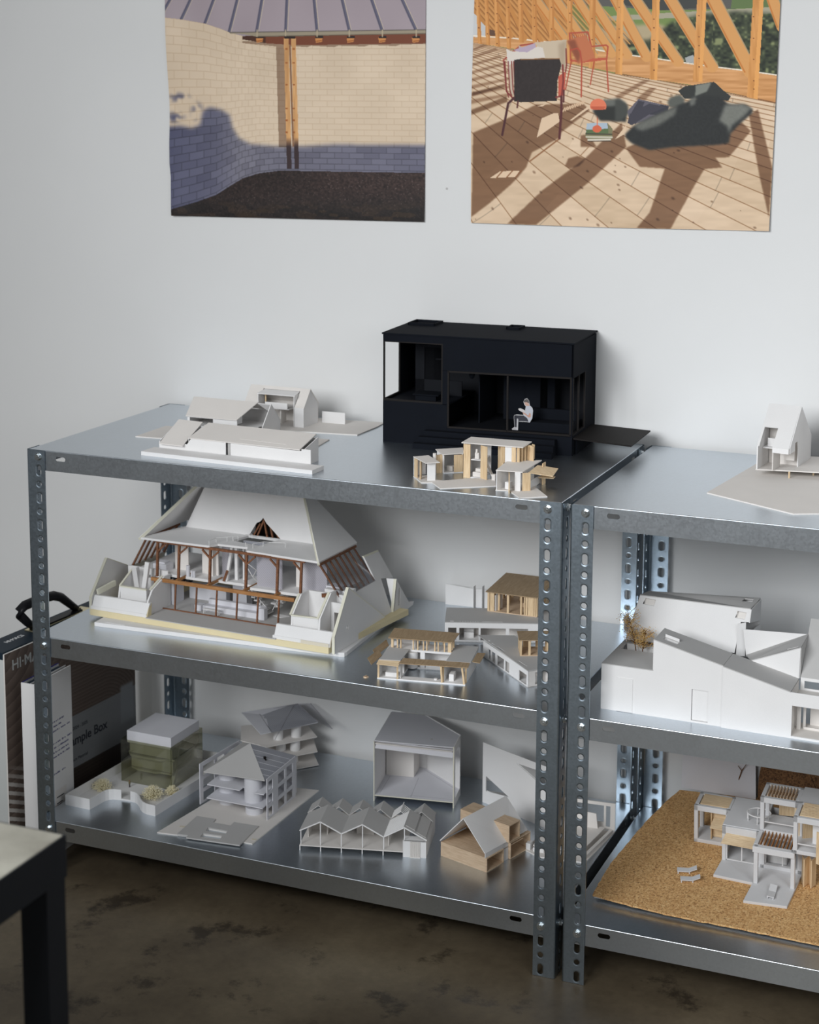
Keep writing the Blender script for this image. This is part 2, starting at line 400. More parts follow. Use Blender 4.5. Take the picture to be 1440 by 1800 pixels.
# ---------------------------------------------------------------- printed pictures: a fine grid mesh carrying one colour per point
def lin(a): return np.where(a <= .04045, a / 12.92, ((a + .055) / 1.055) ** 2.4)
class Print:
    """picture coordinates: x to the right, y down; painted layer over layer"""
    def __init__(s, x0, x1, y0, y1, step):
        s.nx = int(round((x1 - x0) / step)) + 1; s.ny = int(round((y1 - y0) / step)) + 1
        s.x, s.y = np.meshgrid(np.linspace(x0, x1, s.nx), np.linspace(y0, y1, s.ny))
        s.c = np.zeros((s.ny, s.nx, 3)); s.rng = np.random.default_rng(3)
    def inside(s, pts):
        r = np.zeros(s.x.shape, bool); n = len(pts); P = np.array(pts, float)
        bx0, by0 = P.min(0); bx1, by1 = P.max(0)
        sel = (s.y >= by0 - 1) & (s.y <= by1 + 1) & (s.x >= bx0 - 1) & (s.x <= bx1 + 1)
        ii = np.nonzero(sel); X = s.x[ii]; Y = s.y[ii]; q = np.zeros(X.shape, bool)
        for i in range(n):
            (ax, ay), (bx, by) = P[i], P[(i + 1) % n]
            if ay == by: continue
            c = ((ay > Y) != (by > Y)) & (X < (bx - ax) * (Y - ay) / (by - ay) + ax); q ^= c
        r[ii] = q; return r
    def blur(s, m, k):
        m = m.astype(float)
        for ax in (0, 1):
            for _ in range(2):
                a = np.cumsum(np.concatenate([np.repeat(np.take(m, [0], ax), k + 1, ax), m, np.repeat(np.take(m, [-1], ax), k, ax)], ax), ax)
                L = m.shape[ax]; m = (np.take(a, range(2 * k + 1, 2 * k + 1 + L), ax) - np.take(a, range(0, L), ax)) / (2 * k + 1)
        return m
    def put(s, mask, col):
        w = mask.astype(float)[..., None]; col = np.asarray(col, float)
        s.c = s.c * (1 - w) + (col if col.ndim == 3 else col[None, None]) * w
    def poly(s, pts, col, soft=0):
        m = s.inside(pts); s.put(s.blur(m, soft) if soft else m, np.array(col) / 255.)
    def line(s, pts, w, col, soft=0):
        m = np.zeros(s.x.shape)
        for i in range(len(pts) - 1):
            (ax, ay), (bx, by) = pts[i], pts[i + 1]; L2 = (bx - ax) ** 2 + (by - ay) ** 2 + 1e-9
            t = np.clip(((s.x - ax) * (bx - ax) + (s.y - ay) * (by - ay)) / L2, 0, 1)
            d = np.hypot(s.x - ax - t * (bx - ax), s.y - ay - t * (by - ay)); m = np.maximum(m, np.clip(w / 2 + .5 - d, 0, 1))
        s.put(m, np.array(col) / 255.)
    def mul(s, mask, f):
        w = mask.astype(float)[..., None]; s.c = s.c * (1 - w + w * np.array(f)[None, None])
    def noise(s, cx, cy, seed=0):
        g = np.random.default_rng(seed).random((64, 64)); u = (s.x / cx) % 63; v = (s.y / cy) % 63
        i = u.astype(int); j = v.astype(int); a = u - i; b = v - j; a = a * a * (3 - 2 * a); b = b * b * (3 - 2 * b)
        return (g[j, i] * (1 - a) + g[j, i + 1] * a) * (1 - b) + (g[j + 1, i] * (1 - a) + g[j + 1, i + 1] * a) * b
    def build(s, name, world, parent, gain=1.2):
        """world(x, y) -> arrays of X, Y, Z in millimetres"""
        X, Y, Z = world(s.x, s.y)
        co = np.stack([X, Y, Z], -1).reshape(-1, 3) / 1000
        idx = np.arange(s.nx * s.ny).reshape(s.ny, s.nx)
        q = np.stack([idx[:-1, :-1], idx[1:, :-1], idx[1:, 1:], idx[:-1, 1:]], -1).reshape(-1, 4)
        me = bpy.data.meshes.new(name); me.vertices.add(len(co)); me.vertices.foreach_set('co', co.ravel())
        me.loops.add(q.size); me.loops.foreach_set('vertex_index', q.ravel().astype(np.int32))
        me.polygons.add(len(q)); me.polygons.foreach_set('loop_start', np.arange(0, q.size, 4, dtype=np.int32))
        me.polygons.foreach_set('loop_total', np.full(len(q), 4, np.int32)); me.update(calc_edges=True)
        at = me.color_attributes.new('print', 'FLOAT_COLOR', 'POINT')
        c = np.clip(lin(np.clip(s.c, 0, 1)) * gain, 0, 1).reshape(-1, 3)
        at.data.foreach_set('color', np.concatenate([c, np.ones((len(c), 1))], 1).astype(np.float32).ravel())
        me.polygons.foreach_set('use_smooth', np.ones(len(q), bool)); me.materials.append(PRINT)
        o = bpy.data.objects.new(name, me); COL.objects.link(o); o.parent = parent; return o

def courtyard_picture():
    """block wall courtyard under a metal roof, drawn in its own print units"""
    p = Print(290, 750, -60, 392, .85); S = 2.88
    Q = lambda L: [(280 + a / S, b / S) for a, b in L]
    x, y = (p.x - 280) * S, p.y * S                       # drawing units
    P = lambda L, c, soft=0: p.poly(Q(L), c, soft)
    Ln = lambda L, w, c: p.line(Q(L), w / S, c)
    # roof with standing seams
    p.put(np.ones(p.x.shape), np.array((158, 145, 151)) / 255.)
    p.c += (p.noise(40, 60, 1) - .5)[..., None] * .03
    for a, b in (((60, 0), (20, 70)), ((165, 0), (118, 97)), ((288, 0), (240, 122)), ((412, 0), (368, 165)), ((540, 0), (512, 160)), ((668, 0), (661, 158)), ((805, 0), (820, 157)), ((945, 0), (980, 152)), ((1090, 0), (1140, 150)), ((1238, 0), (1302, 146))):
        d = (a[0] - b[0]) / (b[1] - a[1]); t = (a[0] + d * 170, -170)
        Ln([(t[0] + 11, t[1]), (b[0] + 9, b[1])], 4, (196, 180, 160)); Ln([t, b], 15, (82, 80, 98)); Ln([(t[0] + 3, t[1]), (b[0] + 3, b[1])], 4, (104, 102, 120))
    # block wall, courses following the curved wall head and foot
    top = np.interp(x, [35, 120, 245, 330, 375, 450, 620, 720, 1350], [88, 97, 118, 145, 163, 182, 212, 215, 212])
    bot = np.interp(x, [35, 70, 200, 300, 380, 440, 520, 620, 720, 1350], [1070, 1058, 1020, 985, 935, 900, 875, 862, 862, 872])
    wall = (y > top) & (y < bot)
    r = (y - top) / (bot - top) * 22.3; row = np.floor(r); fr = r - row
    xs = np.arange(0, 1500.); dens = np.interp(xs, [0, 250, 380, 430, 520, 620, 720, 1500], [1 / 84, 1 / 74, 1 / 46, 1 / 32, 1 / 42, 1 / 56, 1 / 73, 1 / 73])
    s_ = np.interp(x, xs, np.cumsum(dens)) + .5 * (row % 2)
    col_ = np.floor(s_); fc = s_ - col_
    h = (np.sin(row * 12.9898 + col_ * 78.233) * 43758.5453) % 1
    lit = np.array((208, 188, 164)) / 255. + (h[..., None] - .5) * .016 + np.interp(x, [35, 430, 1350], [-.012, .01, .0])[..., None]
    lit = lit + ((p.noise(60, 60, 4) - .5) * .04)[..., None]
    shd = np.array((100, 99, 116)) / 255. + (h[..., None] - .5) * .06 + np.interp(x, [35, 300, 430, 720, 1350], [-.085, -.02, .05, .03, .0])[..., None] * np.array((1.05, .95, .6))
    bw = np.interp(x, [35, 430, 720, 1350], [3.0, 2.2, 2.2, 2.2]); rh = (bot - top) / 22.3
    mort = np.maximum(np.clip(1.4 - np.minimum(fr, 1 - fr) * rh / bw * 1.2, 0, 1), np.clip(1.4 - np.minimum(fc, 1 - fc) / np.interp(x, xs, dens) / bw * 1.2, 0, 1) * .8)
    lit = lit * (1 - mort[..., None] * np.array((.07, .095, .13))); shd = shd * (1 - mort[..., None] * .30)
    sh = p.inside(Q([(20, 640), (110, 632), (170, 645), (215, 628), (232, 555), (270, 538), (330, 552), (372, 578), (386, 640), (420, 695), (480, 725), (620, 737), (740, 737), (900, 727), (1360, 730), (1360, 1150), (20, 1150)]))
    sh = p.blur(sh, 4)
    smudge = (p.noise(7, 6, 9) > .52) * np.clip(1 - np.hypot((x - 105) / 75, (y - 490) / 34), 0, 1) * 1.0 + (p.noise(6, 6, 5) > .5) * np.clip(1 - np.hypot((x - 200) / 45, (y - 560) / 60), 0, 1) + (p.noise(8, 5, 2) > .55) * np.clip(1 - np.hypot((x - 80) / 70, (y - 590) / 40), 0, 1)
    sh = np.clip(np.maximum(sh, p.blur(smudge, 2) * 1.1), 0, 1)
    wc = lit * (1 - sh[..., None]) + shd * sh[..., None]
    p.put(wall, wc)
    strip = p.inside(Q([(612, 225), (655, 225), (668, 740), (626, 740)])) | p.inside(Q([(440, 215), (640, 235), (720, 232), (770, 236), (790, 228), (905, 236), (925, 228), (1055, 232), (1080, 224), (1205, 230), (1230, 222), (1360, 220), (1360, 205), (440, 205)]))
    p.put(strip & wall, wc * np.array((.70, .64, .60)))
    # eave: soffit, brackets, gutter
    P([(440, 180), (1355, 168), (1355, 216), (720, 226), (560, 216), (440, 197)], (112, 60, 38))
    P([(440, 180), (560, 176), (560, 216), (440, 197)], (70, 38, 24))
    for bx in (527, 828, 985, 1140, 1302):
        P([(bx - 18, 188), (bx + 20, 186), (bx + 16, 208), (bx - 14, 214)], (196, 132, 76)); P([(bx - 16, 180), (bx + 22, 178), (bx + 22, 190), (bx - 16, 191)], (34, 24, 22))
        Ln([(bx - 10, 206), (bx + 14, 202)], 5, (150, 84, 40))
    P([(372, 162), (1355, 148), (1355, 168), (520, 184), (440, 170), (375, 168)], (150, 138, 118)); Ln([(374, 162), (1355, 148)], 4, (84, 78, 72)); Ln([(520, 182), (1355, 167)], 4, (96, 86, 72))
    for gx in (515, 661, 820, 980, 1142, 1305): Ln([(gx, 150), (gx, 182)], 6, (176, 160, 134))
    # twin timber posts
    for a in ([(652, 190), (677, 190), (691, 852), (667, 852)], [(689, 190), (712, 190), (729, 852), (706, 852)]):
        P(a, (200, 150, 98)); m = p.inside(Q(a)); p.c += (m * (p.noise(3, 26, 6) - .5))[..., None] * np.array((.12, .12, .1))
        for ky in (240, 310, 420, 540, 600, 660): p.poly(Q([(a[0][0] + 8, ky), (a[0][0] + 20, ky), (a[0][0] + 20, ky + 9), (a[0][0] + 8, ky + 9)]), (160, 96, 50))
        dk = np.clip((y - 690) / 50, 0, 1); p.put(m * dk, np.array((54, 40, 42)) / 255.)
    Ln([(683, 230), (699, 735)], 8, (122, 84, 58)); P([(655, 180), (712, 180), (712, 192), (655, 192)], (40, 26, 22))
    # dark gravel and grass
    g = y >= bot
    gr = np.random.default_rng(8).random(p.x.shape); gc = np.array((41, 31, 29)) / 255. + (p.blur(gr, 1) - .5)[..., None] * .5 * np.array((1, .84, .76)) * .62
    gc = gc + (gr > .99)[..., None] * .16
    gc = gc * (1 + np.clip((x - 700) / 700, 0, .3) * np.clip(1 - (y - 930) / 100, 0, 1))[..., None]
    low = np.clip((y - 1010 - (x < 400) * -20) / 60, 0, 1) * (.55 + .3 * (p.noise(26, 9, 3) > .55))
    gc = gc * (1 - .45 * low)[..., None] + (low * (p.noise(18, 7, 12) > .58))[..., None] * np.array((.09, .065, .03))
    p.put(g, gc)
    return p

def attic_picture():
    """timber attic with a wire chair, cushions and plank floor"""
    p = Print(824, 1378, -60, 410, .85)
    A = lambda L: [(820 + a / 4.9655, b / 4.9655) for a, b in L]
    Bq = lambda L: [(1090 + a / 4.9655, b / 4.9655) for a, b in L]
    C = lambda L: [(820 + a / 4.9655, 180 + b / 4.9655) for a, b in L]
    D = lambda L: [(1090 + a / 4.9655, 180 + b / 4.9655) for a, b in L]
    x, y = p.x, p.y
    # landscape behind the glass
    p.put(np.ones(x.shape), np.array((112, 132, 72)) / 255.)
    p.poly([(900, -60), (1400, -60), (1400, 12), (1180, 18), (1060, 10), (900, 0)], (86, 84, 80))
    p.poly([(1100, 8), (1170, 18), (1260, 12), (1260, -60), (1100, -60)], (58, 60, 58)); p.poly([(1300, -60), (1390, -60), (1390, 16), (1290, 14)], (92, 112, 66))
    p.poly([(1080, 28), (1400, 10), (1400, 22), (1080, 36)], (162, 156, 134))
    p.poly([(1090, 44), (1170, 42), (1210, 60), (1210, 100), (1090, 100), (1000, 60)], (172, 156, 124), 3)
    n1 = p.noise(5, 4, 21); n2 = p.noise(9, 7, 22)
    bush = p.inside([(1150, 70), (1190, 38), (1240, 25), (1300, 20), (1380, 26), (1380, 140), (1230, 140), (1100, 110), (1108, 70)])
    p.put(p.blur(bush, 4), np.clip(np.array((52, 60, 40)) / 255. + ((n1 - .5) * .22 + (n2 - .5) * .2)[..., None] * np.array((1, 1, .7)), 0, 1))
    p.put(p.blur(bush & (n1 > .72) & (n2 > .5), 1), np.array((128, 134, 92)) / 255.)
    p.poly([(1212, 100), (1226, 95), (1232, 110), (1214, 108)], (160, 162, 160))
    # boarded wall far left
    p.poly([(820, -60), (1010, -60), (1010, 90), (960, 78), (870, 66), (830, 70)], (184, 126, 66))
    for i in range(26):
        a = 826 + i * 9.2; p.line([(a - 60, -60), (a + 66, 76)], 1.2, (138, 86, 40)); p.line([(a - 56, -60), (a + 70, 76)], 2.2, (202, 144, 82))
    p.poly(A([(60, 110), (100, 140), (98, 320), (60, 330)]), (196, 196, 196)); p.poly(A([(133, 185), (176, 225), (172, 318), (130, 318)]), (190, 190, 190)); p.poly(A([(212, 250), (268, 265), (268, 310), (212, 305)]), (96, 66, 48))
    # sill boards below the glass
    sill = [(832, 64), (905, 66), (1000, 78), (1091, 93), (1166, 103), (1240, 114), (1320, 124), (1372, 132), (1372, 180), (1240, 150), (1166, 139), (1091, 126), (1000, 108), (905, 84), (832, 74)]
    p.poly(sill, (200, 144, 90)); m = p.inside(sill); p.c += (m * (p.noise(30, 3, 31) - .5))[..., None] * .14
    p.line([(832, 62), (905, 66), (1000, 76), (1091, 92), (1166, 102), (1240, 113), (1320, 123), (1372, 131)], 2.2, (236, 222, 204))
    p.line([(1091, 127), (1166, 140), (1240, 152), (1372, 180)], 1.6, (120, 72, 40))
    # diagonal braces
    for a, b in (((840, -60), (903, 62)), ((862, -60), (928, 66)), ((886, -60), (958, 72)), ((912, -60), (985, 76)), ((932, -60), (1012, 80))):
        p.line([a, b], 9, (192, 130, 66)); p.line([(a[0] - 4, a[1]), (b[0] - 4, b[1])], 1.2, (142, 86, 40))
    for L, w in (([(905, -60), (1018, 88)], 15), ([(945, -60), (1052, 94)], 16), ([(985, -60), (1085, 92)], 17), ([(1012, -60), (1082, 50), (1112, 94)], 18), ([(1060, -60), (1146, 98)], 19), ([(1086, -60), (1200, 106)], 20), ([(1152, -60), (1258, 115)], 21), ([(1232, -60), (1323, 124)], 24), ([(1340, -60), (1376, 46)], 20)):
        p.line(L, w, (208, 150, 88)); p.line([(a - w * .42, b + 1) for a, b in L], 2.4, (190, 116, 50)); p.line([(a + w * .5, b - 1) for a, b in L], 1.4, (150, 138, 112))
    # uprights
    for x0, yb, w in ((843, 80, 7), (859, 84, 7), (877, 88, 8), (898, 92, 8), (921, 74, 9), (946, 72, 9), (977, 70, 9), (1010, 118, 10), (1050, 128, 11), (1098, 139, 12), (1159, 151, 13), (1236, 142, 16), (1328, 188, 18)):
        lean = (x0 - 1000) * .012
        q = [(x0 - w / 2 + lean * 3, -60), (x0 + w / 2 + lean * 3, -60), (x0 + w / 2 - lean, yb), (x0 - w / 2 - lean, yb)]
        p.poly(q, (204, 142, 78)); m = p.inside(q); p.c += (m * (p.noise(2.4, 30, int(x0)) - .5))[..., None] * .1
        p.poly([(x0 + w * .12 + lean * 3, -60), (x0 + w / 2 + lean * 3, -60), (x0 + w / 2 - lean, yb), (x0 + w * .12 - lean, yb)], (222, 158, 88) if x0 > 1060 else (188, 124, 62))
        for k in range(7):
            yy = -30 + (k * 37 + x0 * 3) % 200
            if yy < yb - 3: p.poly([(x0 - 1.2, yy), (x0 + 1.2, yy), (x0 + 1.2, yy + 1.8), (x0 - 1.2, yy + 1.8)], (120, 66, 30))
    # plank floor: boards fan out from a point far up on the left
    fl = p.inside([(820, 72), (905, 85), (1000, 108), (1091, 128), (1166, 140), (1240, 152), (1372, 181), (1372, 420), (820, 420)])
    ang = np.arctan2(y - 30, x - 630); t = (x - 630) / np.maximum(y - 30, 8) / .2175 + .425; bi = np.floor(t); ft = t - bi; pw = .2175 * np.maximum(y - 30, 8) * np.sin(ang)
    hh = (np.sin(bi * 12.9898) * 43758.5453) % 1; dist = np.hypot(x - 630, y - 30)
    seg = np.floor(dist / 260 + hh * 7); h2 = (np.sin(bi * 4.1 + seg * 9.7) * 9183.17) % 1
    gx = (np.cos(ang) * dist + np.sin(ang) * dist)
    base = np.array((209, 183, 154)) / 255. + ((h2 - .5) * .07)[..., None] * np.array((1, 1.05, 1.2)) + ((p.noise(22, 5, 41) - .5) * .05)[..., None] + np.interp(y, [80, 250, 410], [.015, 0, -.025])[..., None]
    lw = np.clip(1.25 - np.minimum(ft, 1 - ft) * pw, 0, 1); base = base * (1 - (lw * .55)[..., None] * np.array((.55, .75, .95)))
    ends = np.clip(1.3 - np.abs((dist / 260 + hh * 7) % 1 - .5) * 260, 0, 1) * .35; base = base * (1 - ends[..., None] * .6)
    rg = np.random.default_rng(5)
    for k in range(60):
        kx, ky = rg.uniform(830, 1360), rg.uniform(150, 402); rr = rg.uniform(.8, 2.6); ka = math.atan2(ky - 30, kx - 630)
        u = (x - kx) * math.cos(ka) + (y - ky) * math.sin(ka); w = -(x - kx) * math.sin(ka) + (y - ky) * math.cos(ka)
        base = base * (1 - (np.clip(1.3 - np.hypot(u / (rr * 1.5), w / rr), 0, 1) * .42)[..., None] * np.array((.8, .95, 1.05)))
    p.put(fl, base)
    def shade(pts, f=(.60, .50, .42), soft=1):
        m = p.blur(p.inside(pts), soft) * fl; p.mul(m, f)
    # cast shadows printed in the picture
    for k in range(8):
        a = 86 + k * 12.5; shade([(828, a), (828, a + 4 + k * .5), (870 + k * 8, a - 12), (866 + k * 8, a - 15)], (.74, .66, .6))
    shade(A([(50, 800), (50, 830), (360, 745), (360, 720)])); shade(A([(45, 950), (45, 993), (380, 880), (370, 830)]))
    shade(C([(60, 255), (45, 1000), (210, 880), (400, 720), (480, 640), (550, 560), (600, 430), (850, 300), (870, 250), (1120, 60), (1060, 0), (640, 10), (380, 130)]))
    shade(C([(380, 1060), (640, 1070), (1100, 700), (1440, 380), (1400, 170), (1180, 380), (1080, 480), (700, 760)]))
    shade(C([(930, 480), (1010, 460), (1085, 485), (1025, 548), (940, 572), (900, 545)])); shade(C([(1040, 280), (1110, 270), (1180, 380), (1040, 380)]))
    p.line(C([(1030, 465), (1110, 380)]), 1.6, (150, 110, 76)); p.line(C([(585, 505), (855, 305)]), 2.6, (140, 96, 62))
    shade(D([(190, 1098), (300, 960), (430, 570), (215, 555), (95, 390), (300, 300), (1080, 165), (1155, 240), (970, 470), (860, 475), (915, 560), (765, 575), (660, 760), (480, 1105)]))
    shade(D([(1140, 100), (1215, 50), (1330, 560), (1300, 1000), (1225, 640), (1185, 400)])); shade(Bq([(0, 830), (250, 690), (310, 690), (30, 860)]), (.72, .64, .58)); shade(Bq([(180, 860), (300, 760), (360, 760), (260, 870)]), (.72, .64, .58))
    lite = lambda pts: p.poly(pts, (216, 188, 158))
    lite(C([(690, 130), (800, 85), (840, 85), (850, 160), (645, 300)])); lite(C([(215, 655), (310, 595), (490, 590), (450, 645)])); lite(C([(650, 25), (740, 0), (700, 25)]))
    for a in (300, 390, 470): p.line(C([(a - 20, 650), (a + 35, 590)]), 2, (132, 86, 54))
    for k in range(9): p.line(C([(880 + k * 22, 70 - k * 8), (900 + k * 22, 40 - k * 8)]), 2.4, (212, 180, 148))
    lite(C([(940, 150), (1100, 30), (1120, 40), (960, 150)])); lite(C([(1340, 315), (1440, 190), (1440, 260)]))
    # far chair
    RED = (172, 72, 50)
    p.poly(A([(960, 515), (1260, 495), (1270, 515), (1060, 540), (955, 530)]), (184, 84, 58))
    for L, w in ((A([(945, 340), (940, 285), (1105, 275), (1135, 400)]), 2.6), (A([(960, 510), (905, 770)]), 2.2), (A([(1050, 535), (1045, 835)]), 2.6), (A([(1160, 530), (1125, 730)]), 2), (A([(1268, 510), (1285, 790)]), 2.4), (A([(1140, 400), (1265, 388), (1282, 400), (1270, 510)]), 2.6), (A([(950, 520), (945, 300)]), 2)): p.line(L, w, RED)
    for k in range(8): p.line(A([(962 + k * 18, 290), (972 + k * 18, 345)]), 1.4, RED)
    p.poly(A([(920, 350), (1080, 300), (1130, 380), (1170, 495), (1020, 548), (960, 440)]), (186, 108, 70)); p.poly(A([(920, 350), (990, 340), (1040, 470), (1020, 548), (960, 440)]), (136, 72, 46), 2)
    p.line(A([(955, 430), (1010, 415), (1035, 440), (1050, 535)]), 2.6, RED)
    # near chair with throw and cushions
    DR = (120, 44, 40)
    p.line(A([(345, 530), (370, 790), (440, 860)]), 2.6, DR); p.line(A([(340, 520), (400, 470), (500, 390), (610, 375)]), 2.6, (158, 66, 56))
    p.poly(A([(625, 365), (915, 340), (900, 600), (860, 590), (720, 500)]), (196, 178, 154)); p.poly(A([(840, 380), (915, 345), (900, 605), (855, 590)]), (172, 152, 128), 3)
    p.poly(A([(480, 390), (540, 420), (500, 470), (480, 440)]), (180, 164, 158)); p.poly(A([(435, 430), (600, 380), (630, 370), (650, 440), (540, 470)]), (176, 158, 176))
    p.poly(A([(368, 420), (410, 440), (560, 450), (650, 400), (700, 410), (722, 495), (440, 520), (430, 820), (400, 800)]), (212, 202, 192)); p.poly(A([(395, 560), (440, 540), (435, 830), (400, 790)]), (190, 172, 152))
    for a in (355, 385, 415, 435): p.line(A([(a, 530), (a + 14, 770), (a + 34, 840)]), 2, DR)
    p.poly(A([(840, 660), (910, 610), (895, 820), (840, 840)]), (186, 86, 66)); p.line(A([(910, 420), (915, 560), (905, 620)]), 2.4, DR)
    p.poly(A([(440, 515), (500, 507), (850, 500), (868, 560), (832, 700), (828, 872), (500, 884), (440, 876)]), (40, 31, 30)); p.line(A([(500, 512), (850, 505)]), 1.4, (150, 98, 48))
    m = p.inside(A([(440, 515), (850, 500), (868, 560), (828, 872), (440, 876)])); p.c += (m * (p.noise(4, 4, 51) - .5))[..., None] * .03
    p.line(A([(880, 560), (885, 700), (870, 830), (820, 840)]), 3, DR)
    p.line(C([(440, -50), (385, 0), (330, 275)]), 4.2, (70, 32, 34)); p.line(C([(868, -60), (868, 60), (850, 305)]), 4.4, (84, 36, 36)); p.line(C([(475, -20), (468, 35)]), 3, (84, 40, 38)); p.line(A([(890, 780), (888, 880)]), 3, (84, 36, 36))
    # lamp on a pile of books
    p.poly(C([(1095, 180), (1275, 168), (1320, 220), (1318, 300), (1300, 328), (1110, 330), (1080, 280)]), (120, 116, 84)); p.poly(C([(1095, 172), (1275, 168), (1282, 258), (1085, 262)]), (164, 178, 190)); p.poly(C([(1090, 230), (1282, 220), (1282, 262), (1085, 264)]), (86, 104, 66))
    p.line(C([(1085, 266), (1315, 270)]), 1.6, (40, 36, 30)); p.line(C([(1090, 292), (1315, 296)]), 3, (196, 188, 168)); p.line(C([(1106, 320), (1300, 316)]), 3, (214, 204, 188)); p.line(C([(1106, 330), (1300, 328)]), 1.4, (60, 48, 40))
    p.line(C([(1190, 50), (1186, 200)]), 1.8, (214, 110, 76)); a = [(1184 + 40 * math.cos(t), 222 + 32 * math.sin(t)) for t in np.linspace(0, 6.28, 24)]; p.poly(C(a), (204, 98, 66))
    # olive cushions
    p.poly(A([(1150, 960), (1150, 930), (1250, 860), (1380, 850), (1440, 890), (1440, 1010), (1180, 990)]), (96, 98, 92), 2)
    p.poly(C([(1150, 70), (1200, 30), (1400, 20), (1440, 40), (1440, 160), (1210, 150)]), (34, 36, 34), 2)
    p.poly(Bq([(0, 860), (40, 855), (115, 910), (120, 980), (60, 1040), (0, 1050)]), (62, 64, 60), 2)
    a = [(1195 + 72 * math.cos(t), 918 - 66 * max(math.sin(t), -.4)) for t in np.linspace(0, 6.28, 30)]; p.poly(A(a), (216, 116, 84)); p.poly(A([(1125, 920), (1265, 920), (1240, 950), (1150, 950)]), (188, 88, 60))
    p.poly(Bq([(110, 960), (205, 855), (470, 915), (440, 1010), (130, 1080)]), (92, 88, 98)); p.poly(Bq([(130, 1000), (205, 870), (260, 880), (180, 1080)]), (56, 54, 64)); p.poly(Bq([(300, 990), (400, 905), (470, 920), (440, 1000)]), (48, 48, 58)); p.poly(D([(110, 170), (150, 190), (300, 95), (440, 30), (300, 0), (130, 90)]), (58, 56, 66))
    p.poly(Bq([(455, 880), (480, 840), (560, 815), (600, 850), (600, 930), (470, 930)]), (84, 86, 80), 2); p.poly(Bq([(546, 785), (600, 745), (690, 730), (850, 705), (940, 790), (990, 830), (970, 870), (820, 850), (600, 850)]), (42, 44, 42)); p.poly(Bq([(695, 735), (830, 708), (790, 790), (690, 830)]), (120, 122, 114), 1)
    p.poly(D([(90, 270), (160, 200), (350, 100), (560, 10), (760, -70), (900, -60), (960, 0), (1000, 10), (1110, 10), (1172, 50), (1165, 85), (1080, 160), (985, 260), (970, 345), (880, 360), (500, 380), (300, 408), (150, 350), (95, 300)]), (34, 36, 36), 2)
    p.poly(D([(170, 190), (350, 105), (540, 25), (520, 100), (380, 190), (240, 240), (190, 225)]), (98, 99, 93), 3); p.poly(D([(940, 10), (1090, 5), (1160, 40), (1100, 110), (1000, 190), (970, 270), (960, 200), (890, 150)]), (112, 113, 106), 3)
    p.poly(Bq([(640, 860), (700, 830), (690, 900), (650, 920)]), (96, 97, 92), 2)
    m = p.inside(D([(90, 270), (560, 10), (900, -60), (1172, 50), (985, 260), (970, 345), (300, 408)])); p.c += (m * (p.noise(3, 3, 61) - .5))[..., None] * .03
    return p

def quad_map(corner_px, corner_w, curl):
    """bilinear map from print units to the sheet on the wall"""
    (tl, tr, br, bl) = corner_px; (TL, TR, BR, BL) = [np.array(c, float) for c in corner_w]
    def f(x, y):
        t = (y - 0) / 385.0
        xl = tl[0] + (bl[0] - tl[0]) * t; xr = tr[0] + (br[0] - tr[0]) * t; u = (x - xl) / (xr - xl)
        yb = bl[1] + (br[1] - bl[1]) * u; v = y / yb
        Q = lambda k: (TL[k] * (1 - u) + TR[k] * u) * (1 - v) + (BL[k] * (1 - u) + BR[k] * u) * v
        return Q(0), WALL_Y - 2.2 - curl(u, v), Q(1)
    return f
def sheet_backing(pr, world, name, parent):
    """white paper behind the print, following the same curl"""
    i = np.linspace(0, pr.nx - 1, 60).astype(int); j = np.linspace(0, pr.ny - 1, 50).astype(int)
    X, Y, Z = world(pr.x[np.ix_(j, i)], pr.y[np.ix_(j, i)]); m = M()
    k = 0
    for a in range(len(j)):
        for b in range(len(i)): m.v.append((X[a, b], Y[a, b] + 1.0, Z[a, b]))
    n_ = len(i)
    for a in range(len(j) - 1):
        for b in range(n_ - 1): m.f.append((a * n_ + b, a * n_ + b + 1, (a + 1) * n_ + b + 1, (a + 1) * n_ + b))
    return m.build(name, WHITE, parent, smooth=True)
def poster(name, label, pr, px_, w_, curl, gain, edge=None):
    if edge is not None:                       # trim the print to the sheet
        xl, xr, yb = edge(pr.x, pr.y)
        pr.x = np.clip(pr.x, xl, xr); pr.y = np.minimum(pr.y, yb)
    r = thing(name, label, 'poster', (0, 0, 0), 0, 'photo prints on the wall')
    wf = quad_map(px_, w_, curl); pr.build('photo_print', wf, r, gain); sheet_backing(pr, wf, 'paper_back', r)
PRINT_GAIN = 1.22
poster('photo_poster', 'photo poster of a pale block wall courtyard under a metal roof', courtyard_picture(),
       ((291, 0), (749, 0), (747, 390), (304, 379)), ((-1.4, 1613.2), (559.8, 1606.3), (560, 1191.7), (7.4, 1184.8)),
       lambda u, v: 3.0 * np.exp(-((u) / .06) ** 2) * (1 + np.sin(v * 9)) + 2.5 * np.exp(-((1 - v) / .08) ** 2), PRINT_GAIN,
       lambda x, y: (np.interp(y, [-60, 0, 90, 180, 250, 285, 310, 379], [289, 291.5, 295, 298.5, 298.5, 300, 303, 304]), np.interp(y, [-60, 0, 390], [749, 749, 747]), np.interp(x, [304, 747], [379, 390])))
poster('photo_poster', 'photo poster of a sunlit timber attic with chair and dark cushions', attic_picture(),
       ((834, 0), (1373, 0), (1352, 406), (829, 391)), ((656.5, 1605.1), (1222.8, 1598.1), (1216.5, 1199.1), (655.2, 1194.1)),
       lambda u, v: 3.0 * np.exp(-((1 - u) / .06) ** 2) + 2.5 * np.exp(-((1 - v) / .08) ** 2), PRINT_GAIN,
       lambda x, y: (np.interp(y, [-60, 0, 180, 340, 391], [836, 834.3, 828.6, 828, 829]), np.interp(y, [-60, 0, 406], [1376, 1373, 1352]), np.interp(x, [829, 1090, 1352], [391.5, 400.5, 406])))
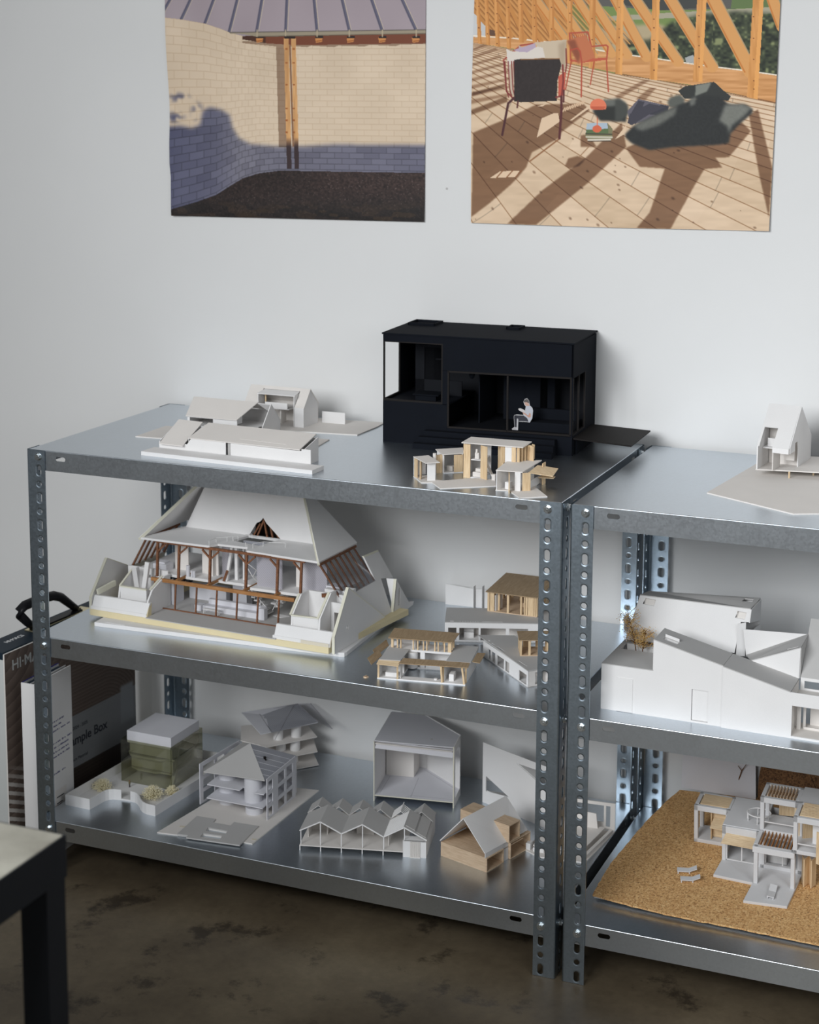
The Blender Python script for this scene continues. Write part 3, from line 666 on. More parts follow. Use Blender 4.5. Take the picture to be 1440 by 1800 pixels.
# ---------------------------------------------------------------- models on the top shelf
CAT = 'architectural model'
def holes_line(*a): return a

def low_pavilion():
    r = thing('low_pavilion_model', 'long low white card model with flat tilted roofs on a thick front base strip', CAT, (214.7, 37.2, H1), -2.54)
    M().box(0, 343, 0, 41, 0, 7.3).build('base_strip', WHITE, r, bevel=.4)
    y = 42
    M().sheet([(10, y, 0), (148, y, 0), (148, y, 28.7), (77, y, 29.2), (68, y, 18), (10, y, 18)], 1.5).build('front_wall', WHITE, r)
    M().sheet([(158, y, 0), (317, y, 0), (317, y, 31.5), (299, y, 31.5), (299, y, 27.9), (158, y, 28.6)], 1.5).build('front_wall', WHITE, r)
    M().box(149, 157, 47, 50, 0, 29).build('door_panel', GREYC, r)
    m = M(); m.sheet([(10, 44, 0), (10, 100, 0), (10, 100, 41), (10, 44, 18)], 1.5); m.sheet([(301, 52, 0), (301, 98, 0), (301, 98, 42), (301, 52, 30)], 1.5)
    m.sheet([(70, 46, 0), (70, 100, 0), (70, 100, 43), (70, 46, 29)], 1.2)
    m.box(10, 300, 99, 100.5, 0, 40); m.build('inner_wall', WHITE, r)
    f = lambda x, yy: (x, yy, 29.3 + (yy - 40) * .242)
    M().ext([f(73, 40), f(296.5, 40), f(294, 104), f(73.5, 105)], (0, 0, 1.5), [[f(168, 55), f(262, 52.6), f(262, 54), f(168, 56.4)]]).build('roof', IVORY, r)
    M().ext([(14.6, 35, 15), (64, 34, 15), (61, 105, 45), (8, 108, 45)], (0, 0, 1.5)).build('roof', IVORY, r)
low_pavilion()

def low_gable():
    r = thing('gable_house_model', 'white card gabled house model with open gable end behind the long low model', CAT, (0, 0, H1))
    M().ext([(121, 168, 0), (300, 186, 0), (470, 208, 0), (461, 288, 0), (120, 276, 0)], (0, 0, 1.8)).build('base_plate', IVORY, r)
    M().sheet([(211, 203, 1.8), (315, 203, 1.8), (315, 203, 42), (211, 203, 42)], 1.4, [[(216, 203, 24), (265, 203, 24), (265, 203, 39), (216, 203, 39)]]).build('front_wall', WHITE, r)
    M().ext([(210, 199, 41), (316.5, 199, 41), (333, 250, 66.6), (198, 250, 67.6)], (0, 0, 1.4)).build('roof', IVORY, r)
    M().ext([(198, 250, 67.6), (333, 250, 66.6), (329, 302, 45), (196, 302, 46)], (0, 0, 1.4)).build('roof', IVORY, r)
    m = M(); m.sheet([(212, 204, 1.8), (208, 298, 1.8), (208, 298, 45), (206, 250, 65), (212, 204, 42)], 1.4); m.box(208, 326, 297, 298.5, 1.8, 45)
    m.sheet([(288, 206, 26), (300, 250, 26), (300, 250, 63), (288, 206, 42)], 1.2); m.build('inner_wall', WHITE, r)
    M().ext([(212, 206, 22), (318, 206, 22), (352, 285, 22), (210, 295, 22)], (0, 0, 1.6)).build('upper_floor', WHITE, r)
    m = M()
    for x, yy in ((317, 210), (325, 225), (333, 245), (340, 265)): m.box(x, x + 3, yy, yy + 1.5, 1.8, 22)
    m.build('support', WHITE, r)
    M().sheet([(363, 212, 1.8), (358, 291, 1.8), (358, 291, 29), (361, 250, 67), (363, 212, 30)], 1.6).build('gable_board', WHITE, r)
    M().ext([(333, 250, 65), (361, 250, 65), (359, 290, 29), (330, 300, 44)], (0, 0, 1.2)).build('rear_slope', WHITE, r)
low_gable()

def dormer_house():
    r = thing('gable_house_model', 'tall white card gabled house model with box dormer, left of the black house', CAT, (339.5, 326.3, H1), 7.63)
    M().ext([(-105, 8, 0), (0, 0, 0), (152, 0, 0), (166, 84, 0), (168, 128, 0), (-105, 140, 0)], (0, 0, 2)).build('base_plate', IVORY, r)
    L = Vector((-.991, .134, 0)); S = Vector((.178, .984, 0)); A = Vector((34.9, 35, 2))
    h = lambda t, s, z: tuple(A + L * t + S * s + Vector((0, 0, z)))
    M().sheet([h(0, 0, 0), h(0, 56, 0), h(0, 56, 38), h(0, 25, 69), h(0, 0, 37)], 1.5).build('gable_wall', WHITE, r)
    M().sheet([h(127, 0, 0), h(127, 56, 0), h(127, 56, 38), h(127, 25, 69), h(127, 0, 37)], 1.5).build('gable_wall', WHITE, r)
    # front: wall and slope left and right of the dormer
    fr = lambda t: [h(t[0], 0, 0), h(t[1], 0, 0), h(t[1], 0, 37), h(t[0], 0, 37)]
    M().sheet(fr((0, 19)), 1.5).sheet(fr((98, 127)), 1.5).build('front_wall', WHITE, r)
    sl = lambda a, b: [h(a, -1, 37), h(b, -1, 37), h(b, 25, 69.5), h(a, 25, 69.5)]
    M().ext(sl(-1, 19), (0, 0, 1.4)).ext(sl(98, 128), (0, 0, 1.4)).ext([h(19, 22, 65), h(98, 22, 65), h(98, 25, 69.5), h(19, 25, 69.5)], (0, 0, 1.4)).build('roof', IVORY, r)
    M().ext([h(-1, 25, 69.5), h(128, 25, 69.5), h(128, 57, 37), h(-1, 57, 37)], (0, 0, 1.4)).sheet([h(0, 56, 0), h(127, 56, 0), h(127, 56, 38), h(0, 56, 38)], 1.5).build('rear_roof', IVORY, r)
    M().ext([h(18, -2, 58.5), h(99, -2, 58.5), h(96, 22, 63), h(21, 22, 63)], (0, 0, 1.6)).build('dormer_roof', WHITE, r)
    m = M(); m.sheet([h(20, -1, 0), h(20, 22, 0), h(20, 22, 62), h(20, -1, 58.5)], 1.4, [[h(20, 6, 40), h(20, 12, 40), h(20, 12, 50), h(20, 6, 50)], [h(20, 8, 4), h(20, 14, 4), h(20, 14, 28), h(20, 8, 28)]])
    m.sheet([h(97, -1, 0), h(97, 22, 0), h(97, 22, 62), h(97, -1, 58.5)], 1.4); m.build('dormer_cheek', WHITE, r)
    m = M(); m.ext([h(36, 6, 30), h(86, 6, 30), h(90, 54, 30), h(30, 54, 30)], (0, 0, 1.5)); m.sheet([h(38, 6, 31), h(86, 6, 31), h(86, 6, 43), h(38, 6, 43)], 1.4); m.build('gallery', WHITE, r)
    m = M(); m.ext([h(60, 20, 0), h(62, 20, 0), h(62, 40, 0), h(60, 40, 0)], (0, 0, 30)); m.ext([h(30, 24, 0), h(32, 24, 0), h(32, 30, 0), h(30, 30, 0)], (0, 0, 60)); m.build('inner_wall', IVORY, r)
    M().ext([h(88, 12, 40), h(90, 12, 40), h(90, 15, 40), h(88, 15, 40)], (0, 0, 18)).build('wooden_post', BALSA, r)
    M().sheet([(52, 93, 2), (100, 88, 2), (100, 88, 24), (52, 93, 24)], 1.4).build('garden_wall', WHITE, r)
dormer_house()

def black_house():
    r = thing('black_house_model', 'large matt black card house model against the white wall', CAT, (555.4, 317.8, H1), 2.95)
    P = lambda m, n_, mat=BLACK: m.build(n_, mat, r)
    D = 168
    m = M(); m.box(0, 124, 0, 3, 0, 78); m.box(0, 3, 3, D, 0, 78); m.box(3, 124, 3, D, 74, 76); P(m, 'lower_wall')
    m = M(); m.sheet([(115, 0, 139), (358, 0, 141), (358, 0, 199), (0, 0, 200), (0, 0, 187), (115, 0, 188)], 3); m.box(115, 125, 0, 3, 76, 140); m.box(121, 125, .5, 3, 0, 76); P(m, 'front_wall')
    m = M(); m.sheet([(358, 0, 0), (358, D, 0), (358, D, 198), (358, 0, 199)], 3, [[(358, 4, 36), (358, 88, 36), (358, 88, 139), (358, 4, 139)]]); P(m, 'side_wall')
    m = M(); m.sheet([(0, 82, 78), (0, D, 78), (0, D, 199), (0, 82, 199)], -3); m.sheet([(0, 3, 187), (0, 82, 187), (0, 82, 199), (0, 3, 199)], -3); P(m, 'side_wall')
    P(M().box(0, 358, D - 3, D, 0, 198), 'back_wall', DARKIN)
    M().ext([(-2, -2, 200), (360, -2, 200), (360, D, 201), (-2, D, 201)], (0, 0, 2.6)).build('roof', BLACK, r)
    P(M().box(125, 356, 2, D - 3, 32, 35), 'floor_plate', DARKIN)
    P(M().box(125, 355, 0, 3, 0, 34), 'plinth')
    P(M().box(84, 330, -14, 0, 0, 29).box(78, 331, -27, -14, 0, 20).box(72, 332, -40, -27, 0, 10), 'steps')
    m = M()
    for a in (((125, 1, 36), (356, 1, 37)), ((125, 1, 138), (356, 1, 140))): m.bar(a[0], a[1], 3.2)
    for x in (126, 238, 354.5): m.bar((x, 1, 36), (x, 1, 139), 3.2)
    m.bar((357, 2, 37), (357, 88, 37), 3); m.bar((357, 44, 37), (357, 44, 139), 3); m.bar((357, 88, 37), (357, 88, 139), 3); m.bar((357, 3, 37), (357, 3, 139), 3.2)
    m.build('window_frame', BLACKLINE, r)
    m = M(); m.bar((1.6, 1.6, 78), (1.6, 1.6, 188), 3); m.bar((1, 1.6, 79), (115, 1.6, 79), 3.4); m.bar((1.6, 2, 79), (1.6, 82, 79), 3.4); m.bar((114, 1.6, 79), (114, 1.6, 188), 3); m.bar((1.6, 82, 79), (1.6, 82, 188), 3); m.bar((1, 1.6, 187), (115, 1.6, 187), 2.6)
    m.build('window_frame', BLACKLINE, r)
    m = M(); m.box(28, 120, 96, 99, 76, 104); m.box(28, 46, 96, 99, 76, 199); m.box(46, 120, 96, 99, 165, 182); m.box(60, 120, 120, 123, 138, 141); P(m, 'inner_partition', DARKIN)
    m = M(); m.box(165, 167, 60, D, 35, 198); m.box(195, 240, 118, 120, 35, 140); m.box(241, 268, 110, 112, 35, 140); m.box(276, 290, 130, 132, 35, 140); P(m, 'inner_partition', BLACK)
    P(M().box(52, 92, 30, 62, 76, 86).box(48, 98, 26, 66, 86, 88), 'table')
    m = M().box(252, 348, 28, 62, 35, 51); m.box(256, 348, 62, 70, 35, 70); P(m, 'bench', BLACK)
    M().blob((158, 40, 128), 5.5, 12, (1, 1, 1.4)).build('pendant', BLACK, r, smooth=True)
    for x0, x1, y0, y1 in ((8, 62, 108, 156), (198, 225, 118, 152)):
        m = M(); m.box(x0, x1, y0, y0 + 3, 202, 208); m.box(x0, x1, y1 - 3, y1, 202, 208); m.box(x0, x0 + 3, y0, y1, 202, 208); m.box(x1 - 3, x1, y0, y1, 202, 208)
        m.box(x0 + 3, x1 - 3, y0 + 3, y1 - 3, 202.7, 203.2); P(m, 'skylight', BLACK)
    M().ext([(359, 4, 29.5), (470, -22, 29.5), (473, 122, 29.5), (359, 143, 29.5)], (0, 0, 2.4)).build('terrace', BLACKLINE, r)
    P(M().box(359, 362, 20, 140, 0, 29.5), 'terrace_support')
    # the paper figure cut from a photograph
    a = Matrix.Rotation(math.radians(2.95), 4, 'Z'); loc = Vector((555.4, 317.8, H1)) + a @ Vector((250, 24, 35))
    t = thing('paper_person', 'paper cut-out person in white t-shirt and dark trousers reading, seated in the black house', 'person figure', loc, 2.95)
    q = lambda L: [(217.1 + u * .0553 - 250, 0, 112.6 - v * .0557 - 35) for u, v in L]
    def lay(name, L, c, k): M().ext([(x, -.12 * k, z) for x, _, z in q(L)], (0, .3, 0)).build(name, plain('printed_' + name, c, .7), t)
    lay('paper_edge', [(470, 960), (490, 905), (560, 880), (800, 885), (770, 800), (640, 740), (615, 690), (680, 670), (760, 690), (850, 735), (870, 600), (820, 540), (790, 440), (830, 360), (910, 330), (980, 400), (995, 490), (1010, 560), (1090, 620), (1120, 720), (1095, 980), (1010, 1120), (940, 1105), (640, 1110), (625, 1040), (620, 1420), (420, 1420), (410, 1360), (500, 1290)], (.55, .54, .55, 1), 0)
    lay('trousers', [(482, 960), (505, 915), (800, 900), (920, 975), (975, 1090), (720, 1090), (640, 1100), (615, 1010), (575, 1020), (570, 1300), (520, 1300)], (.03, .03, .042, 1), 1)
    lay('shirt', [(880, 590), (1020, 565), (1085, 630), (1108, 720), (1085, 980), (1010, 1105), (980, 1090), (920, 970), (800, 900), (850, 880)], (.50, .51, .56, 1), 2)
    lay('arm', [(1000, 800), (1045, 820), (1045, 940), (980, 955), (860, 870), (780, 830), (770, 790), (850, 820), (960, 890)], (.55, .30, .22, 1), 3)
    lay('face', [(825, 480), (880, 455), (950, 470), (1000, 560), (950, 600), (885, 580), (850, 545), (830, 520)], (.56, .36, .29, 1), 1)
    lay('hair', [(795, 440), (830, 375), (910, 345), (975, 405), (985, 490), (950, 475), (880, 455), (835, 475)], (.10, .085, .08, 1), 2)
    lay('book', [(615, 690), (650, 740), (790, 790), (840, 770), (840, 730), (740, 680), (680, 675)], (.60, .56, .55, 1), 2)
    lay('shoes', [(415, 1365), (500, 1300), (570, 1320), (615, 1310), (618, 1415), (425, 1415)], (.66, .64, .66, 1), 2)
black_house()

def small_timber():
    r = thing('timber_house_model', 'small white card and balsa model of scattered rooms in front of the black house', CAT, (718.2, 76.7, H1), -13.286)
    M().ext([(0, 0, 0), (39, -31, 0), (53, -20, 0), (88, -46, 0), (150, 24, 0), (125, 60, 0), (92, 50, 0), (80, 34, 0), (60, 2, 0), (48, 0, 0), (20, 26, 0)], (0, 0, 1.4)).build('deck', IVORY, r)
    M().ext([(165, 0, 0), (185, 9, 0), (226, -23, 0), (256, 12, 0), (205, 56, 0), (187, 105, 0), (140, 70, 0)], (0, 0, 1.4)).build('deck', IVORY, r)
    wall = lambda m, a, b, z0, z1, t=1.4: m.sheet([(a[0], a[1], z0), (b[0], b[1], z0), (b[0], b[1], z1), (a[0], a[1], z1)], t)
    # small box on the left
    M().ext([(-3, 4, 32), (12, 27, 32), (58, -5, 32), (43, -24, 32)], (0, 0, 1.4)).build('roof', IVORY, r)
    m = M(); wall(m, (0, 2), (10, 22), 1.4, 32); m.sheet([(12, 22, 1.4), (48, -6, 1.4), (48, -6, 32), (12, 22, 32)], 1.4, [[(24, 12.7, 8), (37, 2.6, 8), (37, 2.6, 31), (24, 12.7, 31)]]); wall(m, (40, -15), (48, -6), 1.4, 32); m.build('wall', WHITE, r)
    m = M(); wall(m, (2, 0), (14, -9), 1.4, 32); wall(m, (19, -4), (25, -16), 1.4, 32); m.build('timber_panel', BALSAV, r)
    m = M(); m.cyl(18, 36, 0, 36, 3, 16); m.build('water_tank', IVORY, r)
    # second box
    M().ext([(-10, 78, 31), (20, 117, 31), (46, 82, 31), (24, 50, 31)], (0, 0, 1.4)).build('roof', IVORY, r)
    m = M(); wall(m, (28, 50), (-4, 76), 0, 31); wall(m, (-4, 76), (18, 112), 0, 31); wall(m, (47, 78), (18, 112), 0, 31); m.ext([(28, 49, 0), (49, 76, 0), (18, 112, 0), (-4, 76, 0)], (0, 0, 1.6)); m.build('wall', WHITE, r)
    m = M(); wall(m, (40, 62), (49, 75), 1.6, 31); wall(m, (16, 45), (24, 56), 0, 31); wall(m, (16, 45), (20, 60), 0, 31); m.build('timber_panel', BALSAV, r)
    m = M(); m.box(22, 34, 66, 74, 1.6, 10); m.build('bed', IVORY, r)
    # tall house
    F = Vector((.962, .272, 0)); S = Vector((-.262, .965, 0)); A = Vector((70, 46.5, 0)); h = lambda t, s, z: tuple(A + F * t + S * s + Vector((0, 0, z)))
    box = lambda m, t0, t1, s0, s1, z0, z1: m.ext([h(t0, s0, z0), h(t1, s0, z0), h(t1, s1, z0), h(t0, s1, z0)], (0, 0, z1 - z0))
    M().ext([h(-3, -3, 58.5), h(104, -3, 58.5), h(104, 46, 58.5), h(-3, 46, 58.5)], (0, 0, 1.6)).build('roof', IVORY, r)
    m = M(); box(m, 0, 32, 0, 44, 0, 1.6); box(m, 0, 1.4, 0, 44, 0, 58.5); box(m, 12, 32, 2, 44, 30, 31.6); box(m, 0, 34, 42.6, 44, 0, 58.5); box(m, 72, 84, 1, 2.4, 0, 58); box(m, 84, 85.4, 1, 40, 28, 58); m.build('wall', WHITE, r)
    m = M(); box(m, 0, 12, -1, .4, 0, 57); box(m, 52, 62, 24, 25.4, 0, 57); box(m, 84, 91, -1, .4, 33, 58)
    m.sheet([h(30, -1, -0), h(44, -10, 0), h(44, -10, 57), h(30, -1, 57)], 1.4); m.sheet([h(66, -2, 30), h(72, 4, 30), h(72, 4, 57), h(66, -2, 57)], 1.4)
    for k in range(6): m.sheet([h(92 + k * 3, 2 + k * 7, 33), h(97 + k * 3, -1 + k * 7, 33), h(97 + k * 3, -1 + k * 7, 57.5), h(92 + k * 3, 2 + k * 7, 57.5)], 1.4)
    m.sheet([h(104, 24, 30), h(116, 16, 30), h(116, 16, 58), h(104, 24, 58)], 1.4); m.build('timber_panel', BALSAV, r)
    m = M(); box(m, 14, 30, 6, 18, 1.6, 9); box(m, 17, 28, 12, 22, 9, 14); box(m, 17, 24, 8, 14, 31.6, 42); box(m, 19, 22, 6, 10, 42, 48); m.sheet([h(36, 4, 28), h(36, 12, 28), h(52, 8, 0), h(52, 0, 0)], 1.4); box(m, 52, 58, -8, -2, 0, 11); m.build('furniture', IVORY, r)
    # front wing
    M().ext([(164, 2, 32), (206, 16, 32), (184, 110, 32), (143, 66, 32)], (0, 0, 1.5)).build('roof', IVORY, r)
    m = M(); wall(m, (167, 1), (168, 36), 0, 32); wall(m, (194, 12), (203, 15), 0, 32); wall(m, (168, 36), (178, 96), 0, 32); m.build('wall', WHITE, r)
    m = M(); wall(m, (184, 9), (193, -4), 0, 31); wall(m, (205, 18), (214, 28), 1.4, 31); wall(m, (206, 78), (203, 92), 0, 36); m.build('timber_panel', BALSAV, r)
    m = M(); m.ext([(206, 34, 28), (240, 54, 23), (222, 100, 25), (196, 78, 31)], (0, 0, 1.3)); m.ext([(205, 66, 14), (228, 76, 14), (224, 88, 14), (203, 80, 14)], (0, 0, 1.2)); m.build('canopy', BALSA, r)
    m = M(); m.box(174, 182, 14, 24, 1.4, 13); wall(m, (206, 36), (198, 84), 1.4, 14); wall(m, (199, 84), (199, 90), 0, 30); m.build('furniture', WHITE, r)
small_timber()

def steep_house():
    r = thing('steep_house_model', 'white card steep-roofed house model raised on wooden pegs above a pale pointed plate', CAT, (1247.8, 303.2, H1), 0)
    M().ext([(-49, -148, 0), (105, -231, 0), (270, -150, 0), (290, 90, 0), (-19, 96, 0)], (0, 0, 2)).build('base_plate', IVORY, r)
    for x, y in ((54, 9), (88, 46), (140, 20), (150, 110), (60, 110)):
        M().cyl(x, y, 2, 12.5, 1.6, 12).build('peg', BALSA, r)
    a = math.radians(-6); X = Vector((math.cos(a), math.sin(a), 0)); V = Vector((.108, .994, 0))
    h = lambda t, s, z: tuple(X * t + V * s + Vector((0, 0, 12.5 + z)))
    M().ext([(-1, 0, 12.5), (105, 20, 12.5), (260, 52, 12.5), (266, 160, 12.5), (14, 132, 12.5)], (0, 0, 2)).build('deck', IVORY, r)
    W, Dp = 55, 127; mid = 62
    M().sheet([h(0, 0, 2), h(0, Dp, 2), h(0, Dp, 44), h(0, mid, 104), h(0, 0, 42)], -2).build('side_wall', WHITE, r)
    M().sheet([h(W, 50, 2), h(W, Dp, 2), h(W, Dp, 44), h(W, mid, 104), h(W, 2, 43), h(W, 2, 33), h(W, 30, 33), h(W, 30, 47), h(W, 46, 47), h(W, 50, 33)], -1.6).build('side_wall', WHITE, r)
    sl = lambda t, s: h(t, s, 42 + (s - 0) * 1.0)
    M().sheet([h(0, 0, 42), h(0, mid, 104.5), h(W, mid, 104.5), h(W, -2, 41), h(27, -2, 41), h(27, 28, 70), h(4, 28, 70), h(4, 0, 42)][::-1], 2).build('roof', WHITE, r)
    M().sheet([h(0, mid, 104.5), h(W, mid, 104.5), h(W, Dp + 2, 42), h(0, Dp + 2, 42)], 2).build('rear_roof', WHITE, r)
    M().sheet([h(27, -2, 33), h(W, -2, 33), h(W, -2, 42), h(27, -2, 42)], 1.6).build('fascia', WHITE, r)
    m = M(); m.ext([h(3, 24, 34), h(28, 24, 34), h(28, Dp, 34), h(3, Dp, 34)], (0, 0, 2)); m.ext([h(8, 34, 36), h(26, 34, 36), h(26, 36, 36), h(8, 36, 36)], (0, 0, 14)); m.build('loft', WHITE, r)
    m = M(); m.ext([h(27, 0, 2), h(28.5, 0, 2), h(28.5, 40, 2), h(27, 40, 2)], (0, 0, 32)); m.ext([h(3, 60, 2), h(W - 2, 60, 2), h(W - 2, 61.5, 2), h(3, 61.5, 2)], (0, 0, 60)); m.ext([h(38, 40, 14), h(W - 2, 40, 14), h(W - 2, 42, 14), h(38, 42, 14)], (0, 0, 18)); m.build('inner_wall', IVORY, r)
    m = M(); m.sheet([h(94, 82, 2), h(94, 200, 2), h(94, 200, 90), h(94, 82, 90)], -5); m.sheet([h(94, 82, 26), h(180, 82, 26), h(180, 82, 90), h(94, 82, 90)], 2); m.build('second_house', WHITE, r)
steep_house()
# ---------------------------------------------------------------- models on the middle shelf
def farmhouse():
    lx, ly, rz = 43.0, 122.4, -2.903
    r = thing('farmhouse_model', 'large cutaway white farmhouse model with hipped roof and brown stick frame', CAT, (lx, ly, H2), rz)
    ca, sa = math.cos(math.radians(-rz)), math.sin(math.radians(-rz))
    def wl(x, y, z): dx, dy = x - lx, y - ly; return (ca * dx - sa * dy, sa * dx + ca * dy, z)
    c2, s2 = math.cos(math.radians(2.5787)), math.sin(math.radians(2.5787))
    sl = lambda u, v: wl(74 + c2 * u - s2 * v, 89.6 + s2 * u + c2 * v, 0)
    M().ext([sl(0, 0), sl(492, 0), sl(499, 3), sl(501, 10), sl(501, 262), sl(0, 262)], (0, 0, 7.8)).build('base_slab', WHITE, r, bevel=.6)
    M().ext([sl(20, 6)[:2] + (7.8,), sl(62, 2)[:2] + (7.8,), sl(70, 30)[:2] + (7.8,), sl(20, 34)[:2] + (7.8,)], (0, 0, .6)).build('paper_patch', WHITE, r)
    Z = lambda *p: tuple(p)
    root = r
    class ZM(M):                                              # heights counted from the top of the slab
        def build(s, *a, **k): s.v = [(x, y, z + 8) for x, y, z in s.v]; return M.build(s, *a, **k)
    ZM().ext([(0, 0, 0), (508, 0, 0), (536, 262, 0), (24, 262, 0)], (0, 0, 11.5)).build('foam_base', CREAM, r, bevel=.6)
    ZM().ext([(126, -2, 11.5), (402, -2, 11.5), (404, 240, 11.5), (100, 240, 11.5), (100, 40, 11.5), (126, 30, 11.5)], (0, 0, 1.5)).build('floor_board', GREYC, r)
    # gable panels
    GP = [(5, 0), (5, 31), (57, 106), (202, 11), (233, 11), (246, 71), (300, 12), (322, 8), (318, 2), (290, 0)]
    arch = [(253, 18), (262, 18), (264, 40), (262, 50), (259, 53), (256, 50), (254, 42)]
    circ = [(52 + 4.2 * math.cos(2 * math.pi * i / 20), 34 + 4.2 * math.sin(2 * math.pi * i / 20)) for i in range(20)]
    X = 518
    ZM().ext([(X, a, b) for a, b in GP], (-5, 0, 0), [[(X, a, b) for a, b in arch], [(X, a, b) for a, b in circ]]).build('gable_panel', WHITE, r)
    GL = [(5, 0), (5, 33), (56, 96), (126, 63), (150, 45), (202, 11), (262, 0)]
    ZM().ext([(-4, a, b) for a, b in GL], (5, 0, 0)).build('gable_panel', WHITE, r)
    m = ZM()
    for P, x0 in ((GP, X - 2.5), (GL, -1.5)):
        for p, q in zip(P[:3], P[1:4]): m.bar((x0, p[0] - .6, p[1]), (x0, q[0] - .6, q[1]), 5.6, 1.4)
    m.bar((X - 2.5, 233, 11), (X - 2.5, 246, 71.5), 5.6, 1.2); m.build('foam_edge_strip', FOAM, r)
    ZM().ext([(X, 234, 11), (X, 246.5, 71.5), (498, 244, 71)], (0, 3, 0)).build('dormer_wall', WHITE, r)
    side = [(492.5, 78, 75), (515.4, 56, 10), (515.4, 233, 10), (493, 231, 74), (496.3, 276, 64), (477.4, 253, 118), (476.4, 196, 121), (492.5, 211, 75)]
    ZM().ext(side, (-3, 0, -1)).build('side_slope', WHITE, r); ZM().ext([(477.4, 253, 118), (476.4, 196, 121), (474, 196, 123.5), (475, 254, 121)], (-3, 0, -1)).build('foam_edge_strip', FOAM, r)
    ZM().sheet([(28, 215, 75), (28, 128, 75), (2, 126, 62), (2, 210, 30)], 3).build('side_slope', WHITE, r)
    # low front boards and alcoves, left and right
    for x0, x1 in ((0, 125), (394, 509)):
        ZM().box(x0, x1, 2, 14, 11.5, 18).build('plinth_moulding', WHITE, r)
        ZM().ext([(x0 + 3, 3, 18), (x1, 3, 18), (x1 + 2, 11, 36.5), (x0 + 3, 11, 36.5)], (0, 5, 0)).build('front_board', WHITE, r)
        ZM().ext([(x1 + .1, 2, 11.5), (x1 + .1, 16, 11.5), (x1 + .1, 18, 36), (x1 + .1, 12, 36), (x1 + .1, 4, 18)], (1.4, 0, 0)).build('tape_end', TAPE if x0 else CREAM, r)
    ZM().sheet([(452, .5, 11.5), (508, .5, 11.5), (508, .5, 18), (452, .5, 18)], .6).build('tape_strip', TAPE, r)
    m = ZM(); m.box(54, 112, 22, 26, 12, 56); m.sheet([(120, 12, 12), (120, 12, 40), (120, 26, 57), (120, 66, 73), (120, 84, 73), (120, 84, 12)], 3.5); m.sheet([(50, 16, 20), (50, 24, 56), (50, 64, 78), (50, 84, 78), (50, 84, 12), (50, 16, 12)], 3.5)
    m.box(28, 118, 84, 88, 12, 78); m.box(50, 120, 26, 84, 36, 38); m.build('alcove', WHITE, r)
    m = ZM(); m.bar((54, 24, 57), (112, 24, 57), 6, 2.4); m.bar((118, 26, 57.5), (118, 66, 73.5), 4.5, 2); m.bar((51.5, 24, 57), (51.5, 64, 78.5), 4, 2); m.bar((12, 8, 44), (22, 50, 52), 5, 10); m.build('foam_edge_strip', FOAM, r)
    m = ZM(); m.bar((72, 50, 44), (58, 60, 84), 7, 5); m.bar((82, 58, 44), (86, 66, 96), 9, 6); m.build('loose_offcut', WHITE, r)
    m = ZM(); m.box(426, 478, 18, 22, 12, 54); m.sheet([(423, 14, 12), (423, 18, 54), (423, 50, 84), (423, 76, 84), (423, 76, 12)], 3.5); m.sheet([(480, 10, 12), (480, 16, 56), (480, 56, 92), (480, 76, 92), (480, 76, 12)], 3.5)
    m.box(423, 514, 76, 80, 12, 84); m.box(426, 480, 20, 76, 34, 36)
    m.sheet([(484, 54, 12), (512, 54, 12), (512, 54, 76), (484, 54, 76)], 3, [[(490, 54, 16), (508, 54, 16), (508, 54, 58), (490, 54, 58)]]); m.build('alcove', WHITE, r)
    m = ZM(); m.bar((424, 17, 54.5), (480, 17, 56.5), 4.5, 2); m.bar((421.5, 18, 54.5), (421.5, 50, 84.5), 4, 2); m.bar((478.5, 16, 57), (478.5, 56, 92.5), 4.5, 2); m.build('foam_edge_strip', FOAM, r)
    m = ZM(); m.box(450, 500, 92, 118, 78, 86); m.box(430, 478, 86, 100, 70, 78); m.build('loose_offcut', WHITE, r); ZM().bar((456, 70, 80), (478, 84, 82), 6).build('stick_end', STICK, r)
    # lower storey frame
    ZM().bar((98, 60, 67.5), (406, 60, 67.5), 5, 6.5).build('lower_beam', STICKL, r)
    for x in (105, 152, 198, 242, 286, 330, 374): ZM().bar((x - 2, 58, 13.5), (x, 60, 64.5), 2.6).build('lower_post', STICK, r)
    ZM().bar((100, 58, 14.2), (398, 58, 14.2), 2.2, 1.8).build('sill_bar', STICK, r)
    for x in (152, 220, 298, 364, 410): ZM().bar((x, 62, 69.5), (x, 118, 69.5), 4.4, 4.4).build('cross_beam', STICKL, r)
    # upper storey frame
    ZM().bar((100, 74, 137), (420, 74, 137), 4.2, 4.6).build('upper_beam', STICK, r)
    PX_ = (104, 151.5, 220, 298, 364, 413)
    for i, x in enumerate(PX_):
        ZM().bar((x - 3, 74, 69), (x, 74, 135), 4.2).build('upper_post', STICK, r)
        m = ZM()
        if i in (0, 1): m.bar((x, 74, 118), (x + 17, 74, 133), 3)
        elif i >= 4: m.bar((x, 74, 118), (x - 17, 74, 133), 3)
        else: m.bar((x, 74, 117), (x + 18, 74, 133), 3).bar((x, 74, 117), (x - 18, 74, 133), 3)
        m.build('knee_brace', STICK, r)
    ZM().bar((236, 92, 72), (242, 96, 92), 4).build('loose_stick', STICK, r)
    # floors
    ZM().ext([(40, 88, 66), (206, 90, 66), (222, 78, 66), (222, 235, 66), (40, 235, 66)], (0, 0, 5)).build('upper_floor', WHITE, r)
    ZM().ext([(222, 96, 66), (300, 96, 66), (300, 235, 66), (222, 235, 66)], (0, 0, 5)).build('upper_floor', WHITE, r)
    ZM().ext([(303, 76, 68), (455, 82, 68), (470, 235, 68), (303, 235, 68)], (0, 0, 5)).build('upper_floor', WHITE, r)
    m = ZM()
    for k in range(9): m.box(46 + k * 14, 52 + k * 14, 84, 100, 60, 66)
    m.build('joist', DARKIN, r)
